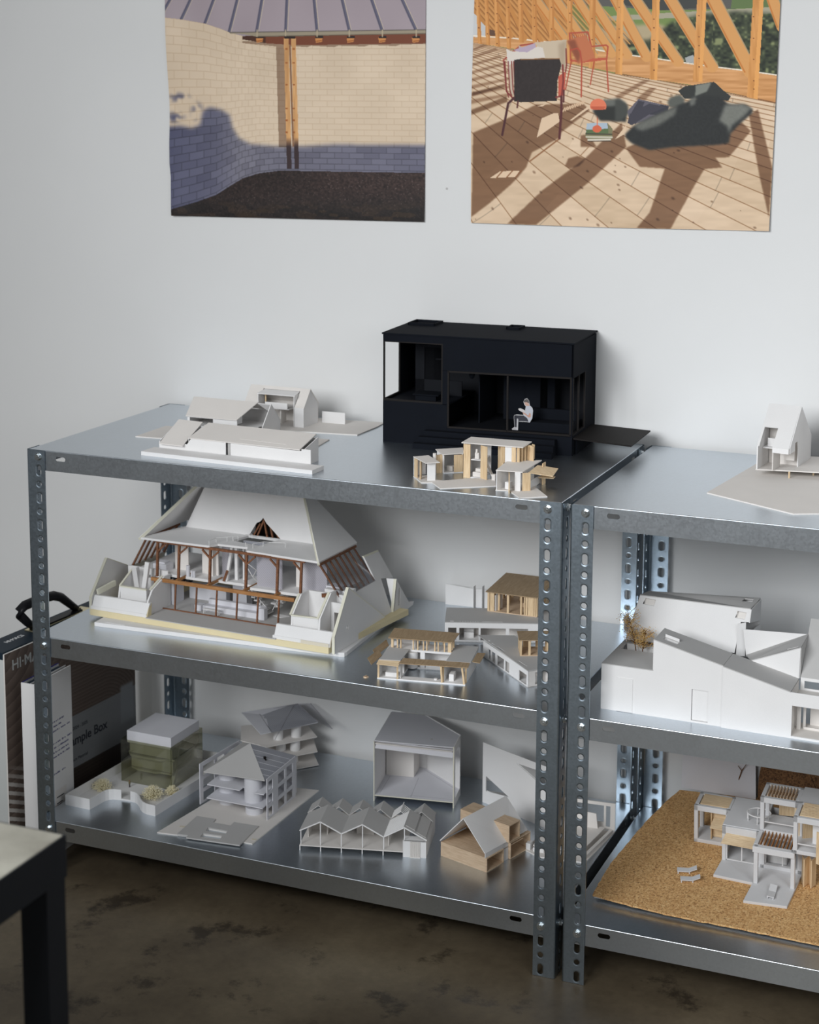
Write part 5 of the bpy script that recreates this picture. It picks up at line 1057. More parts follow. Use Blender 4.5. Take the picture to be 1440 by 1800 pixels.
def glass_block():
    loc = (14.3, 68.8, H3); rz = -1.24
    r = thing('glass_block_model', 'white-topped olive acrylic block model on a white tray with curved front rim', CAT, loc, rz)
    front = [(54.6, 0), (56, 14), (57, 32), (58.5, 44), (62, 52), (70, 57), (84, 60)]
    mid = [(84, 60), (103, 62)]; back = [(103, 62), (114, 61), (122, 57), (131, 49), (140, 39), (150, 31), (162, 26), (182, 25)]
    outer = [(0, 0)] + front + mid[1:] + back[1:] + [(199, 292), (16, 292)]
    M().ext([(a, b, 0) for a, b in outer], (0, 0, 3)).build('tray_floor', WHITE, r)
    def rim(path, inward):
        m = M()
        for p, q in zip(path, path[1:]): 
            d = Vector((q[0] - p[0], q[1] - p[1], 0)).normalized(); n_ = Vector((-d.y, d.x, 0)) * 1.6
            m.ext([(p[0], p[1], 3), (q[0], q[1], 3), (q[0] + n_.x, q[1] + n_.y, 3), (p[0] + n_.x, p[1] + n_.y, 3)], (0, 0, 17.8))
        return m
    rim([(0, 0)] + front, 1).build('tray_rim', WHITE, r); rim(back, 1).build('tray_rim', WHITE, r)
    rim([(182, 25), (199, 292), (16, 292), (0, 0)], 1).build('tray_rim', WHITE, r)
    # block
    x0, x1, y0, y1 = 36, 150, 132, 246
    zs = 88; P = lambda pts, m: m.sheet(pts, 1.6)
    M().sheet([(x0, y0, 3), (x1, y0, 3), (x1, y0, zs), (x0, y0, zs)], 1.8).build('acrylic_wall', OLIVE, r)
    M().sheet([(x1, y0, 3), (x1, y1, 3), (x1, y1, zs), (x1, y0, zs)], 1.8).build('acrylic_wall', OLIVE, r)
    M().sheet([(x0, y1, 3), (x1, y1, 3), (x1, y1, zs), (x0, y1, zs)], -1.8).build('acrylic_wall', OLIVE, r)
    M().sheet([(x0, y0, 3), (x0, y1, 3), (x0, y1, zs), (x0, y0, zs)], -1.8).build('acrylic_wall', OLIVE, r)
    M().box(48, 147.5, 136, 238, 82, 106).build('white_roof_block', LILAC, r, bevel=.3)
    def storey(prof, z0, z1): M().ext([(a, b, z0) for a, b in prof], (0, 0, z1 - z0)).build('inner_storey', OLIVEIN, r)
    storey([(50, 142), (146, 142), (146, 236), (50, 236)], 60, 81.5)
    storey([(42, 150), (54, 138), (60, 136), (92, 136), (118, 136), (126, 140), (136, 148), (147, 148), (147, 240), (42, 240)], 54, 58)
    storey([(52, 144), (146, 144), (146, 232), (52, 232)], 32, 54)
    storey([(72, 136), (112, 136), (120, 141), (146, 141), (146, 232), (52, 232), (52, 144)], 28, 31)
    m = M(); m.ext([(147, 150, 40), (147, 172, 84), (147, 180, 84), (147, 158, 40)], (-8, 0, 0)); m.ext([(147, 140, 6), (147, 160, 40), (147, 168, 40), (147, 148, 6)], (-8, 0, 0)); m.ext([(147, 158, 38), (147, 215, 50), (147, 240, 72), (147, 240, 64), (147, 215, 44), (147, 158, 33)], (-8, 0, 0)); m.ext([(147, 168, 72), (147, 236, 84), (147, 236, 80), (147, 168, 66)], (-8, 0, 0)); m.build('ramp', OLIVEIN, r)
    R = Matrix.Rotation(math.radians(rz), 4, 'Z'); w = lambda x, y, z: Vector(loc) + R @ Vector((x, y, z))
    g = 'dried bushes on the curved tray'
    bush('model_bush', 'pale dried bush standing alone in the left bay of the curved tray', w(27, 80, 3), 21, 620, 1, g)
    bush('model_bush', 'largest pale dried bush, at the front corner of the curved tray', w(137, 86, 3), 23, 900, 2, g)
    bush('model_bush', 'small pale dried bush by the right rim of the curved tray, behind the largest bush', w(161, 116, 3), 16, 460, 3, g)
    t = thing('scale_figure', 'tiny painted standing person figure beside the acrylic block', 'person figure', w(68, 112, 3), 0)
    for n_, c, prof in (('legs', (.06, .05, .05, 1), [(0, 1.3), (4, 1.2), (6.5, 1.5)]), ('torso', (.16, .13, .06, 1), [(6.5, 1.7), (9.5, 2.1), (11.3, 1.7), (11.9, .7)]), ('head', (.30, .12, .06, 1), [(11.9, .7), (12.6, 1.05), (13.6, 1.05), (14.2, .5)])):
        M().tube([(0, 0, z) for z, q in prof], [q for z, q in prof], 10).build(n_, plain('figure_' + n_, c, .7), t, smooth=True)
glass_block()

def tent_roof():
    r = thing('tent_roof_model', 'white card storeyed building model with grey pyramid roof and round white drums', CAT, (237.8, 29.4, H3), 7.815)
    M().ext([(0, 0, 0), (150, 0, 0), (158, 3, 0), (183, 0, 0), (224, 252, 0), (66, 252, 0)], (0, 0, 2), [[(83, 38, 0), (123, 33, 0), (124, 21, 0), (85, 23, 0)], [(83, 13, 0), (121, 12, 0), (122, 2, 0), (84, 2, 0)]]).build('base_plate', IVORY, r)
    hs = [[(83, 38, 2), (123, 33, 2), (124, 21, 2), (85, 23, 2)], [(83, 13, 2), (121, 12, 2), (123, -4, 2), (85, -4, 2)]]
    M().ext([(45, 78, 2), (83, 75, 2), (84, 60, 2), (120, 56, 2), (121, 71, 2), (170, 67, 2), (165, -16, 2), (61, -11, 2), (61, -2, 2), (40, -2, 2)], (0, 0, 2.4), hs).build('forecourt_plate', GREYC, r)
    M().box(30, 46, 30, 36, 2.1, 2.5).box(176, 184, 14, 19, 2.1, 2.5).build('tape_strip', TAPE, r)
    RL, RR, BR, BL, AP = (46, 110, 76), (170, 101, 76), (187, 228, 76), (63, 258, 76), (112, 181, 111)
    M().ext([RL, RR, AP], (0, 0, 1.8)).ext([BL, RL, AP], (0, 0, 1.8)).build('card_roof', GREYC, r)
    M().ext([RR, BR, AP], (0, 0, 1.2)).ext([BR, BL, AP], (0, 0, 1.2)).build('acetate_roof', SMOKE, r)
    lerp = lambda a, b, t: tuple(a[i] + (b[i] - a[i]) * t for i in range(3))
    m = M()
    for k in range(1, 6): p = lerp(RR, BR, k / 6); q = lerp(RR, AP, k / 6); m.bar((p[0], p[1], p[2] + 1.3), (q[0], q[1], q[2] + 1.3), .4)
    m.build('roof_seam', LILAC, r)
    m = M(); m.box(146, 150, 160, 164, 90, 97); m.bar((146, 162, 97), (152, 158, 92), 2); m.build('roof_scrap', BLACKLINE, r)
    def slab(z, pts): M().ext([(a, b, z) for a, b in pts], (0, 0, 1.8)).build('floor_slab', LILAC, r)
    slab(24, [(50, 114), (167, 96), (184, 220), (66, 246)]); slab(49, [(50, 117), (118, 107), (120, 122), (152, 118), (150, 103), (168, 100), (184, 220), (66, 246)])
    for z0, z1 in ((2, 24), (25.8, 49), (50.8, 75)): M().cyl(76, 157, z0, z1, 17).build('drum', LILAC, r, smooth=False)
    M().cyl(139.5, 127, 2, 14, 16.5).build('drum', LILAC, r); M().cyl(138, 126, 25.8, 75, 16.5).build('drum', LILAC, r)
    def facade(a, b, hgt, cols):
        L = math.hypot(b[0] - a[0], b[1] - a[1]); ux, uy = (b[0] - a[0]) / L, (b[1] - a[1]) / L; P = lambda s, z: (a[0] + ux * s, a[1] + uy * s, z)
        hs = [[P(s0 * L, z0), P(s1 * L, z0), P(s1 * L, z1), P(s0 * L, z1)] for s0, s1 in cols for z0, z1 in ((6, 23), (30, 48), (55, 74))]
        M().sheet([P(0, 2), P(L, 2), P(L, hgt), P(0, hgt)], 1.5, hs).build('facade', LILAC, r)
    facade((175.5, 98), (190.5, 214), 82, ((.05, .20), (.38, .62), (.68, .90)))
    facade((29.6, 132), (60, 262), 82, ((.08, .36), (.42, .60), (.66, .92)))
    M().sheet([(60, 262, 2), (186, 230, 2), (186, 230, 76), (60, 262, 76)], 1.5, [[(92, 254, 8), (150, 239, 8), (150, 239, 70), (92, 254, 70)]]).build('facade', LILAC, r)
    m = M(); m.box(58, 62, 182, 230, 2, 78); m.box(90, 126, 216, 218, 2, 75); m.build('inner_wall', LILAC, r)
tent_roof()

def slab_tower():
    ox, oy = 290, 400; r = thing('slab_tower_model', 'white card model of stacked pointed slabs on drums, behind the pyramid-roofed building', CAT, (ox, oy, H3))
    s = lambda L: [(x - ox, y - oy, z) for x, y, z in L]
    M().ext(s([(372, 418, 2), (338, 382, 1), (250, 384, 1), (196, 440, 1), (260, 478, 2), (330, 476, 2)]), (0, 0, 1.8)).build('floor_slab', IVORY, r)
    M().ext(s([(366, 425, 26), (334, 386, 26), (228, 374, 22), (178, 452, 18), (255, 480, 22), (330, 480, 26)]), (0, 0, 1.6)).build('floor_slab', IVORY, r)
    M().ext(s([(359, 438, 51), (292, 351, 51), (222, 372, 46), (172, 464, 36), (196, 478, 38), (255, 481, 46), (318, 482, 51)]), (0, 0, 1.6)).build('floor_slab', IVORY, r)
    M().ext(s([(356, 446, 78), (281, 346, 78), (192, 430, 80), (296, 478, 97.5)]), (0, 0, 1.5), [s([(258 + 10 * math.cos(t) , 424 + 9 * math.sin(t), 81.4 + .1 * math.sin(t)) for t in [2 * math.pi * i / 18 for i in range(18)]])]).build('roof_slab', LILAC, r)
    for x, y, z0, z1 in ((292, 398, 52.6, 79), (319, 424, 52.6, 80), (294, 406, 27, 51), (321, 415, 27.6, 51), (318, 412, 3.8, 26), (290, 402, 3, 25)): M().cyl(x - ox, y - oy, z0, z1, 10).build('drum', WHITE, r)
    M().ext(s([(298, 359, 80), (356, 446, 80), (297, 476, 99.6), (224, 442, 82)]), (0, 0, .4)).build('acetate_roof', SMOKE, r)
    M().ext(s([(296, 476, 99), (320, 488, 99), (392, 440, 72), (357, 447, 80)]), (0, 0, .5)).build('acetate_roof', CLEAR, r)
    m = M()
    A = s([(292, 470, 99.5), (314, 342, 74), (224, 442, 83), (298, 359, 81), (358, 447, 80.5), (392, 440, 73), (320, 488, 99.5)])
    for i, j in ((0, 1), (2, 3), (0, 2), (0, 4), (5, 6)): m.bar(A[i], A[j], .7)
    m.build('roof_edge_line', LINE, r)
slab_tower()

def open_box():
    r = thing('open_room_model', 'open-fronted white card single room model with grey-lilac roof and slanted rear wall', CAT, (542.4, 311.1, H3), 10.036)
    W, h = 152, 118
    plan = [(0, 0), (W, 0), (W, 60), (68, 146), (-4, 154)]
    M().ext([(a, b, 10) for a, b in plan], (0, 0, 1.8)).build('floor_plate', LILAC, r)
    M().ext([(a, b, h) for a, b in plan], (0, 0, 1.8)).build('roof_plate', LILAC, r)
    M().sheet([(0, -1, 0), (-4, 154, 0), (-4, 154, h), (0, -1, h)], 1.6).build('side_wall', WHITE, r)
    M().sheet([(W + 2, -1, 0), (W + 2, 61, 0), (W + 2, 61, h + 3), (W + 2, -1, h + 3)], 1.8, [[(W + 2, 10, 16), (W + 2, 54, 16), (W + 2, 54, 106), (W + 2, 10, 106)]]).build('side_wall', WHITE, r)
    M().sheet([(W + 1.5, 61, 0), (68, 147, 0), (68, 147, h + 3), (W + 1.5, 61, h + 3)], 1.6).build('diagonal_wall', WHITE, r)
    M().sheet([(68, 147, 0), (-4, 155, 0), (-4, 155, h), (68, 147, h)], 1.6).build('rear_wall', WHITE, r)
    M().box(-1, 54, 97, 98.6, 11.8, h).build('partition', IVORY, r); M().box(53, 54.5, 98, 146, 11.8, h).build('partition', IVORY, r)
    M().ext([(1, -1, 105), (151, -1, 99), (151, 9, 109), (1, 9, 115)], (0, .8, 1.4)).build('lintel_strip', LILAC, r)
    M().ext([(1, 0, 113), (150, 0, 109.5), (150, 0, 111), (1, 0, 115)], (0, 6, 0)).build('lintel_strip', IVORY, r)
    m = M(); Z = 11.85
    for p, q in (((8, 4), (8, 92)), ((70, 2), (64, 96)), ((70, 12), (148, 10)), ((66, 138), (146, 58)), ((60, 3), (70, 12)), ((8, 92), (52, 96))): m.bar((p[0], p[1], Z), (q[0], q[1], Z), .5, .15)
    m.build('plan_line', LINE, r)
    m = M(); m.bar((-.8, -1.4, 0), (-.8, -1.4, h), 1.7, .5); m.bar((W + 1, -1.4, 0), (W + 1, -1.4, h + 3), 1.9, .5); m.bar((0, -.3, 11), (W, -.3, 11), .7, 1.8); m.build('card_edge', FOAM, r)
    M().cyl(104, 30, h + 1.8, h + 2, 2.6, 20).build('pencil_mark', GREYC, r)
open_box()

def sawtooth():
    r = thing('folded_roof_pavilion_model', 'long white card pavilion model with zigzag gabled roof on short legs', CAT, (506.2, 67.7, H3), 14.339)
    B_ = lambda m, n_, mat: m.build(n_, mat, r)
    B_(M().ext([(0, 0, 8), (187, 0, 8), (187, 96, 8), (0, 96, 8)], (0, 0, 1.8)), 'floor_plate', IVORY)
    for i in range(5): B_(M().box(i * 37.4, i * 37.4 + 1.6, 0, 1.6, 0, 8), 'leg', WHITE); 
    for i in range(5): B_(M().box(i * 37.4, i * 37.4 + 1.6, 92, 94, 0, 8), 'leg', WHITE)
    for x, z in ((2, 35), (37.4, 53), (75, 35), (113, 53), (151, 34), (188, 52)): B_(M().box(x - .8, x + .8, 3, 4.6, 9.8, z), 'post', WHITE)
    v = lambda x0, z0, x1, z1, y0, y1, m: m.ext([(x0, y0, z0), (x1, y0, z1), (x1, y1, z1), (x0, y1, z0)], (0, 0, 1.4))
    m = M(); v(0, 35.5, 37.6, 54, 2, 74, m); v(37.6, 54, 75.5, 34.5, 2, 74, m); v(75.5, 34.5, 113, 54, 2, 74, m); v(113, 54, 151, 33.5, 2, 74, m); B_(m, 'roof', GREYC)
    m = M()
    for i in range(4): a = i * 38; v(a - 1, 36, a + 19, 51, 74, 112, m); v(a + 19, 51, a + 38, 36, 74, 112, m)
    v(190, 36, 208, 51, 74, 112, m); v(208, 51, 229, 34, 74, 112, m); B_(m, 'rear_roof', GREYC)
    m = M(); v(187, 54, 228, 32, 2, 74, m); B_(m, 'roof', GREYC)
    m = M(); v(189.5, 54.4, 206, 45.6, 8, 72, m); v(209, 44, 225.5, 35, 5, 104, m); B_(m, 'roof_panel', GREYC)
    m = M()
    for y in range(4, 74, 5): m.bar((151, y, 34.5), (187, y, 54), 1.4, 1.4)
    for y in range(76, 112, 6): m.bar((151, y, 35), (170, y, 50), 1.4, 1.2).bar((170, y, 50), (189, y, 36), 1.4, 1.2)
    m.bar((151, 3, 33.5), (187, 3, 53), 2.4, 2); m.bar((170, 74, 51), (170, 112, 51), 1.6); B_(m, 'roof_lattice', WHITE)
    m = M()
    for p, q in (((0, 2, 35.5), (37.6, 2, 54)), ((37.6, 2, 54), (75.5, 2, 34.5)), ((75.5, 2, 34.5), (113, 2, 54)), ((113, 2, 54), (151, 2, 33.5)), ((187, 2, 54), (228, 2, 32))): m.bar(p, q, 1.2, 2)
    B_(m, 'roof_edge', WHITE)
    m = M(); m.box(8, 40, 66, 67.4, 9.8, 38); m.box(8, 9.4, 34, 66, 9.8, 36); m.box(40, 41.4, 48, 66, 9.8, 40); m.box(56, 74, 60, 61.4, 9.8, 30); m.box(92, 124, 60, 61.4, 9.8, 34); m.box(123, 124.4, 60, 80, 9.8, 34); m.box(156, 157.4, 20, 90, 9.8, 34); m.box(0, 187, 95, 96.4, 9.8, 34); B_(m, 'inner_wall', IVORY)
    # end pavilion with folding door
    m = M(); m.sheet([(187, 0, 0), (227, 0, 0), (227, 0, 30.5), (187, 0, 30.5)], 1.6); m.sheet([(227, 1, 0), (228, 108, 0), (228, 108, 33), (227, 1, 31)], 1.4); m.sheet([(187, 1, 0), (187, 20, 0), (187, 20, 30), (187, 1, 30)], 1.4); m.box(187, 227, 0, 20, 29, 30.5); m.sheet([(188, 108, 0), (228, 108, 0), (228, 108, 34), (208, 108, 50), (188, 108, 36)], 1.4); B_(m, 'end_wall', WHITE)
    m = M(); m.box(198, 217, -2.4, -.4, 0, 1.6)
    for k in range(6): m.ext([(198.5 + k * 3.1, -.6, 1), (200 + k * 3.1, -2.2, 1), (201.4 + k * 3.1, -.6, 1)], (0, 0, 28.5))
    B_(m, 'folding_door', IVORY)
sawtooth()

def ply_house():
    r = thing('gable_house_model', 'wood veneer and white card gabled house model with hollow wooden bays', CAT, (745.9, 143.9, H3), -17.206)
    B_ = lambda m, n_, mat=PLY: m.build(n_, mat, r)
    B_(M().sheet([(0, 0, 0), (100, 0, 0), (100, 0, 26), (0, 0, 26)], 1.6), 'front_panel')
    B_(M().sheet([(0, 1, 0), (0, 122, 0), (0, 122, 26), (0, 1, 26)], -1.6), 'side_panel')
    B_(M().box(1.5, 99, 1.5, 110, 22, 24), 'floor_board')
    def bay(x0, x1, y0, y1, z0, z1, t, name):
        m = M(); m.box(x0, x1, y0, y0 + t, z0, z1); m.box(x0, x1, y1 - t, y1, z0, z1); m.box(x0, x1, y0 + t, y1 - t, z0, z0 + t); m.box(x0, x1, y0 + t, y1 - t, z1 - t, z1); m.box(x0, x0 + t, y0 + t, y1 - t, z0 + t, z1 - t); B_(m, name)
    bay(60, 102, 0.5, 50, 0, 25.5, 1.8, 'hollow_bay'); bay(62, 104, 66, 125, 0.5, 32, 1.8, 'hollow_bay'); bay(60, 105, 60, 92, 33.5, 65, 1.8, 'hollow_bay'); bay(-4, 40, 60, 98, 34, 65, 1.8, 'hollow_bay')
    B_(M().sheet([(99, 50, 0), (99, 66, 0), (99, 66, 34), (99, 50, 34)], 1.5), 'side_wall', WHITE)
    rs = lambda y: (51, y, 83)
    M().ext([(98.8, -1, 33), (98.8, 60, 33), (86, 60, 46), (69.5, 60, 64), (69.5, 92, 64), (86, 92, 46), (98.8, 92, 33), (98.8, 122, 33), (51, 122, 83), (51, -1, 83)], (1.2, 0, 1.2)).build('roof_slope', WHITE, r)
    M().ext([(51, -1, 83), (51, 122, 83), (-1, 122, 27), (-1, -1, 27)], (-.8, 0, 1.4)).build('roof_slope', WHITE, r)
    B_(M().sheet([(100, -1, 25.6), (100, 50, 25.6), (100, 50, 33.5), (100, -1, 33.5)], 1.2), 'fascia', WHITE)
    B_(M().sheet([(0, 112, 25), (98, 112, 25), (98, 112, 32), (51, 112, 82)], 1.4), 'rear_gable'); B_(M().box(60, 80, 90, 91.4, 24, 60), 'inner_wall', IVORY)
ply_house()

def folded_card():
    a = math.degrees(math.atan2(332.2 - 385.2, 855.4 - 733.5)); r = thing('cut_card_model', 'upright white card with triangular cut-outs, leaning behind the wooden gabled house', 'card model', (733.5, 385.2, H3), a)
    k = 132.9 / (855.4 - 733.5)
    S = lambda x: (x - 733.5) * k
    out = [(0, 0), (S(905), 0), (S(905), 118), (0, 118.5)]
    h1 = [(S(741.4), 24), (S(796), 31), (S(741.4), 54)]; h2 = [(S(811.7), 103), (S(880), 105.5), (S(880), 72), (S(855.6), 85)]
    M().sheet([(x, 0, z) for x, z in out], 1.5, [[(x, 0, z) for x, z in h] for h in (h1, h2)]).build('card', WHITE, r)
    M().ext([(S(742), 1.6, 24), (S(816), 1.6, 24), (S(820), 60, 2), (S(750), 60, 2)], (0, 0, 1.4)).build('folded_flap', WHITE, r)
    M().ext([(S(811.7), 1.6, 103), (S(857), 1.6, 85), (S(852), 34, 78), (S(840), 34, 88)], (0, 0, 1.2)).build('folded_flap', WHITE, r)
    M().ext([(4, 1.6, 0), (S(900), 1.6, 0), (S(900), 26, 0), (4, 26, 0)], (0, 0, 1.4)).build('foot_strip', WHITE, r)
folded_card()

def tray_model():
    r = thing('tray_model', 'pale card tray model with framed back panel, behind the two perforated front posts', CAT, (878, 205, H3))
    M().ext([(0, 14, 0), (30, -2, 0), (112, 8, 0), (126, 148, 0), (4, 140, 0)], (0, 0, 2)).build('base_plate', IVORY, r)
    M().sheet([(8, 140, 2), (125, 150, 2), (125, 150, 54), (8, 140, 54)], 2, [[(18, 140.9, 16), (104, 148.2, 16), (104, 148.2, 48), (18, 140.9, 48)], [(108, 148.5, 8), (116, 149.2, 8), (116, 149.2, 48), (108, 148.5, 48)]]).build('back_frame', IVORY, r)
    M().ext([(12, 20, 9), (98, 26, 9), (112, 134, 12), (12, 132, 12)], (0, 0, 1.6)).build('raised_deck', IVORY, r)
    M().ext([(104, 20, 2), (110, 20, 2), (124, 140, 2), (118, 140, 2)], (0, 0, 6)).build('side_rail', IVORY, r)
    M().ext([(60, 120, 13), (100, 124, 13), (96, 126, 40), (60, 124, 42)], (0, 2, 0)).build('inner_panel', IVORY, r)
    m = M(); m.box(14, 34, 14, 26, 2, 9); m.box(0, 8, 16, 30, 2, 14); m.build('block', WHITE, r)
tray_model()

def cork_landscape():
    TH = 5.711; loc = Vector((1040, 88, H3 + 10)); Rt = Matrix.Rotation(math.radians(TH), 4, 'X'); w = lambda x, y, z: loc + Rt @ Vector((x, y, z))
    r = thing('cork_landscape_model', 'white frame-house model with slatted roofs on a sloping brown cork site sheet', CAT, loc, 0, None, TH)
    B_ = lambda m, n_, mat=PASTE, **k: m.build(n_, mat, r, **k)
    rnd = random.Random(2); base = [(1, 0), (53, -7), (129, -15), (257, -16), (380, -19), (600, -21), (600, 410), (184, 405), (153, 400), (115, 393), (53, 388), (40, 339), (24, 261), (3, 100)]
    pts = []
    for (a, b), (c, d) in zip(base, base[1:] + base[:1]):
        L = math.hypot(c - a, d - b); n_ = max(1, int(L / 9))
        for i in range(n_): t = i / n_; pts.append((a + (c - a) * t + rnd.gauss(0, .5), b + (d - b) * t + rnd.gauss(0, .5), -3))
    B_(M().ext(pts, (0, 0, 3)), 'cork_sheet', CORK)
    M().ext([(4, 2, -6.5), (600, -19, -6.5), (600, 404, -6.5), (56, 386, -6.5), (8, 110, -6.5)], (0, 0, 3.4)).build('backing_board', WHITE, r)
    m = M(); m.box(60, 80, 300, 320, -36, -6.5); m.box(520, 540, 300, 320, -36, -6.5); m.box(60, 90, 40, 60, -10, -6.5); B_(m, 'support_block', FOAM)
    def frame(x0, x1, y0, y1, z0, z1, t=7, skip=()):
        m = M()
        for x in (x0, x1 - t):
            for y in (y0, y1 - t): m.box(x, x + t, y, y + t, z0, z1)
        m.box(x0, x1, y0, y1, z0, z0 + t); 
        m.box(x0, x1, y0, y0 + t, z1 - t - 3, z1); m.box(x0, x1, y1 - t, y1, z1 - t - 3, z1); m.box(x0, x0 + t, y0 + t, y1 - t, z1 - t, z1); m.box(x1 - t, x1, y0 + t, y1 - t, z1 - t, z1)
        B_(m, 'frame_module', bevel=.8)
    def slats(x0, x1, y0, y1, z, along, n_, mat, t=1.6, h=5):
        m = M()
        for i in range(n_):
            if along == 'x': y = y0 + (y1 - y0) * i / (n_ - 1); m.box(x0, x1, y, y + t, z - h, z)
            else: x = x0 + (x1 - x0) * i / (n_ - 1); m.box(x, x + t, y0, y1, z - h, z)
        B_(m, 'roof_slats', mat)
    frame(121, 184, 218, 268, 0, 71); slats(130, 180, 227, 260, 71.4, 'x', 14, BALSA, 2.0, 4)
    m = M(); m.sheet([(150, 246, 8), (150, 222, 8), (150, 222, 60), (150, 246, 60)], 1.4); B_(m, 'timber_screen', BALSAV)
    m = M(); m.sheet([(152, 232, 8), (182, 232, 8), (182, 232, 60), (152, 232, 60)], 1.4); m.ext([(152, 206, 38), (184, 204, 38), (184, 226, 46), (154, 228, 46)], (0, 0, 1.4)); B_(m, 'timber_shade', BALSA)
    # middle block
    B_(M().ext([(179, 117, 0), (250, 113, 0), (250, 168, 0), (182, 168, 0)], (0, 0, 5)), 'terrace_slab', bevel=.6)
    m = M(); m.box(182, 189, 168, 175, 0, 69); m.box(240, 248, 168, 175, 0, 69); m.box(182, 248, 168, 176, 54, 69); m.box(182, 250, 172, 272, 64, 70); m.box(182, 186, 175, 268, 4, 64); m.box(184, 300, 264, 268, 0, 64); B_(m, 'frame_module', bevel=.8)
    m = M()
    for a, b in (((190, 171, 6), (190, 171, 54)), ((216, 171, 6), (216, 171, 54)), ((239, 171, 6), (239, 171, 54)), ((190, 171, 6), (240, 171, 6))): m.bar(a, b, 1.8)
    for a, b in (((257, 170, 6), (257, 170, 54)), ((286, 170, 6), (286, 170, 54)), ((312, 170, 6), (312, 170, 54)), ((257, 170, 6), (312, 170, 6))): m.bar(a, b, 1.8)
    B_(m, 'window_frame', WHITE)
    B_(M().ext([(184, 150, 46), (240, 148, 46), (247, 168, 55), (189, 168, 56)], (0, 0, 1)), 'timber_shade', BALSA)
    B_(M().box(192, 312, 228, 230, 5, 60).box(258, 290, 186, 210, 5, 20), 'inner_wall', WHITE); B_(M().box(186, 322, 168, 286, 0, 4), 'floor_plate', PASTE)
    # round balcony rail
    m = M(); ring = [(238 + 20 * math.cos(t), 205 + 16 * math.sin(t), 84) for t in [2 * math.pi * i / 24 for i in range(24)]]
    m.tube(ring, 1.1, 6, closed=True)
    for i in (2, 7, 12, 14, 18, 22): m.tube([(ring[i][0], ring[i][1], 70), ring[i]], .9, 6)
    B_(m, 'balcony_rail', WHITE)
    # right terrace and pergola
    B_(M().ext([(243, 56, 0), (314, 62, 0), (320, 170, 0), (250, 170, 0)], (0, 0, 5)), 'terrace_slab', bevel=.6)
    m = M(); m.box(248, 255, 112, 119, 5, 74); m.box(309, 316, 115, 122, 5, 74); m.box(246, 316, 111, 121, 63, 74); m.box(246, 253, 121, 168, 66, 74); m.box(309, 316, 122, 168, 66, 74); m.box(246, 320, 164, 172, 5, 12); m.box(248, 256, 164, 172, 5, 74); m.box(312, 320, 164, 172, 5, 74); m.box(246, 320, 164, 172, 62, 74); B_(m, 'frame_module', bevel=.8)
    slats(256, 306, 120, 166, 75, 'y', 9, STICKL, 1.6, 6)
    # upper modules
    frame(247, 312, 166, 220, 70, 136); slats(257, 300, 174, 212, 137, 'y', 9, PLY, 1.8, 7)
    m = M(); m.bar((254, 169, 90), (306, 169, 90), 1.6); m.bar((254, 216, 116), (306, 216, 116), 1.6); B_(m, 'rail', WHITE)
    m = M(); m.sheet([(306, 163, 76), (315, 156, 76), (315, 156, 128), (306, 163, 128)], 1.6); B_(m, 'timber_screen', BALSAV)
    m = M(); m.sheet([(268, 226, 74), (300, 230, 74), (300, 230, 112), (268, 226, 112)], 1.4); B_(m, 'timber_screen', BALSAV)
    frame(313, 380, 110, 164, 74, 141); slats(322, 374, 118, 158, 142, 'x', 12, BALSA, 2.2, 4)
    m = M(); m.bar((320, 113, 92), (374, 113, 92), 1.6); B_(m, 'rail', WHITE)
    m = M(); m.sheet([(352, 104, 66), (372, 98, 66), (372, 98, 124), (352, 104, 124)], 1.6); m.sheet([(322, 150, 80), (340, 160, 80), (340, 160, 128), (322, 150, 128)], 1.6); B_(m, 'timber_screen', BALSAV)
    m = M(); m.box(340, 352, 140, 142, 80, 130); m.box(358, 362, 128, 150, 80, 130); B_(m, 'inner_wall', WHITE)
    B_(M().ext([(312, 168, 133), (420, 168, 133), (420, 222, 133), (312, 222, 133)], (0, 0, 4)), 'roof_plate'); m = M(); m.box(316, 320, 176, 220, 4, 133); m.box(320, 420, 216, 220, 4, 133); m.box(376, 384, 168, 176, 4, 133); B_(m, 'inner_wall', PASTE)
    # folded timber slips under the right module
    m = M()
    for k in range(4): m.sheet([(322 + k * 6, 148 - (k % 2) * 14, 1), (328 + k * 6, 148 - ((k + 1) % 2) * 14, 1), (328 + k * 6, 148 - ((k + 1) % 2) * 14, 52), (322 + k * 6, 148 - (k % 2) * 14, 52)], 1.2)
    B_(m, 'folded_screen', BALSAV)
    m = M(); m.tube([(154, 400, 0), (160, 402, 30), (166, 400, 52), (176, 398, 70)], [1.4, 1.2, 1, .7], 6); m.tube([(166, 400, 52), (160, 398, 62)], .7, 5); B_(m, 'twig_stem', TWIGM)
    # loungers: one built, the others are copies
    def lounger(loc_, a, label, tilt=TH):
        t = thing('sun_lounger', label, 'sun lounger', loc_, a, 'model sun loungers on the cork landscape model', tilt); return t
    t0 = lounger(w(119, 107, 0), 15, 'tiny white sun lounger on the cork sheet, the upper of the close pair')
    M().ext([(0, 0, 4), (20, 0, 4), (33, 0, 10), (33, 0, 11.4), (20, 0, 5.4), (0, 0, 5.4)], (0, 12, 0)).build('bed', PASTE, t0)
    for x, y in ((1, .5), (1, 10), (20, .5), (20, 10)): M().box(x, x + 1.6, y, y + 1.6, 0, 4).build('leg', PASTE, t0)
    def copy_tree(o, loc_, a, label):
        c = o.copy(); COL.objects.link(c); c.location = (loc_[0] / 1000, loc_[1] / 1000, loc_[2] / 1000); c.rotation_euler[2] = math.radians(a); c['label'] = label
        for ch in o.children: d = ch.copy(); COL.objects.link(d); d.parent = c
        return c
    copy_tree(t0, w(131, 82, 0), 16, 'tiny white sun lounger on the cork sheet, the lower of the close pair')
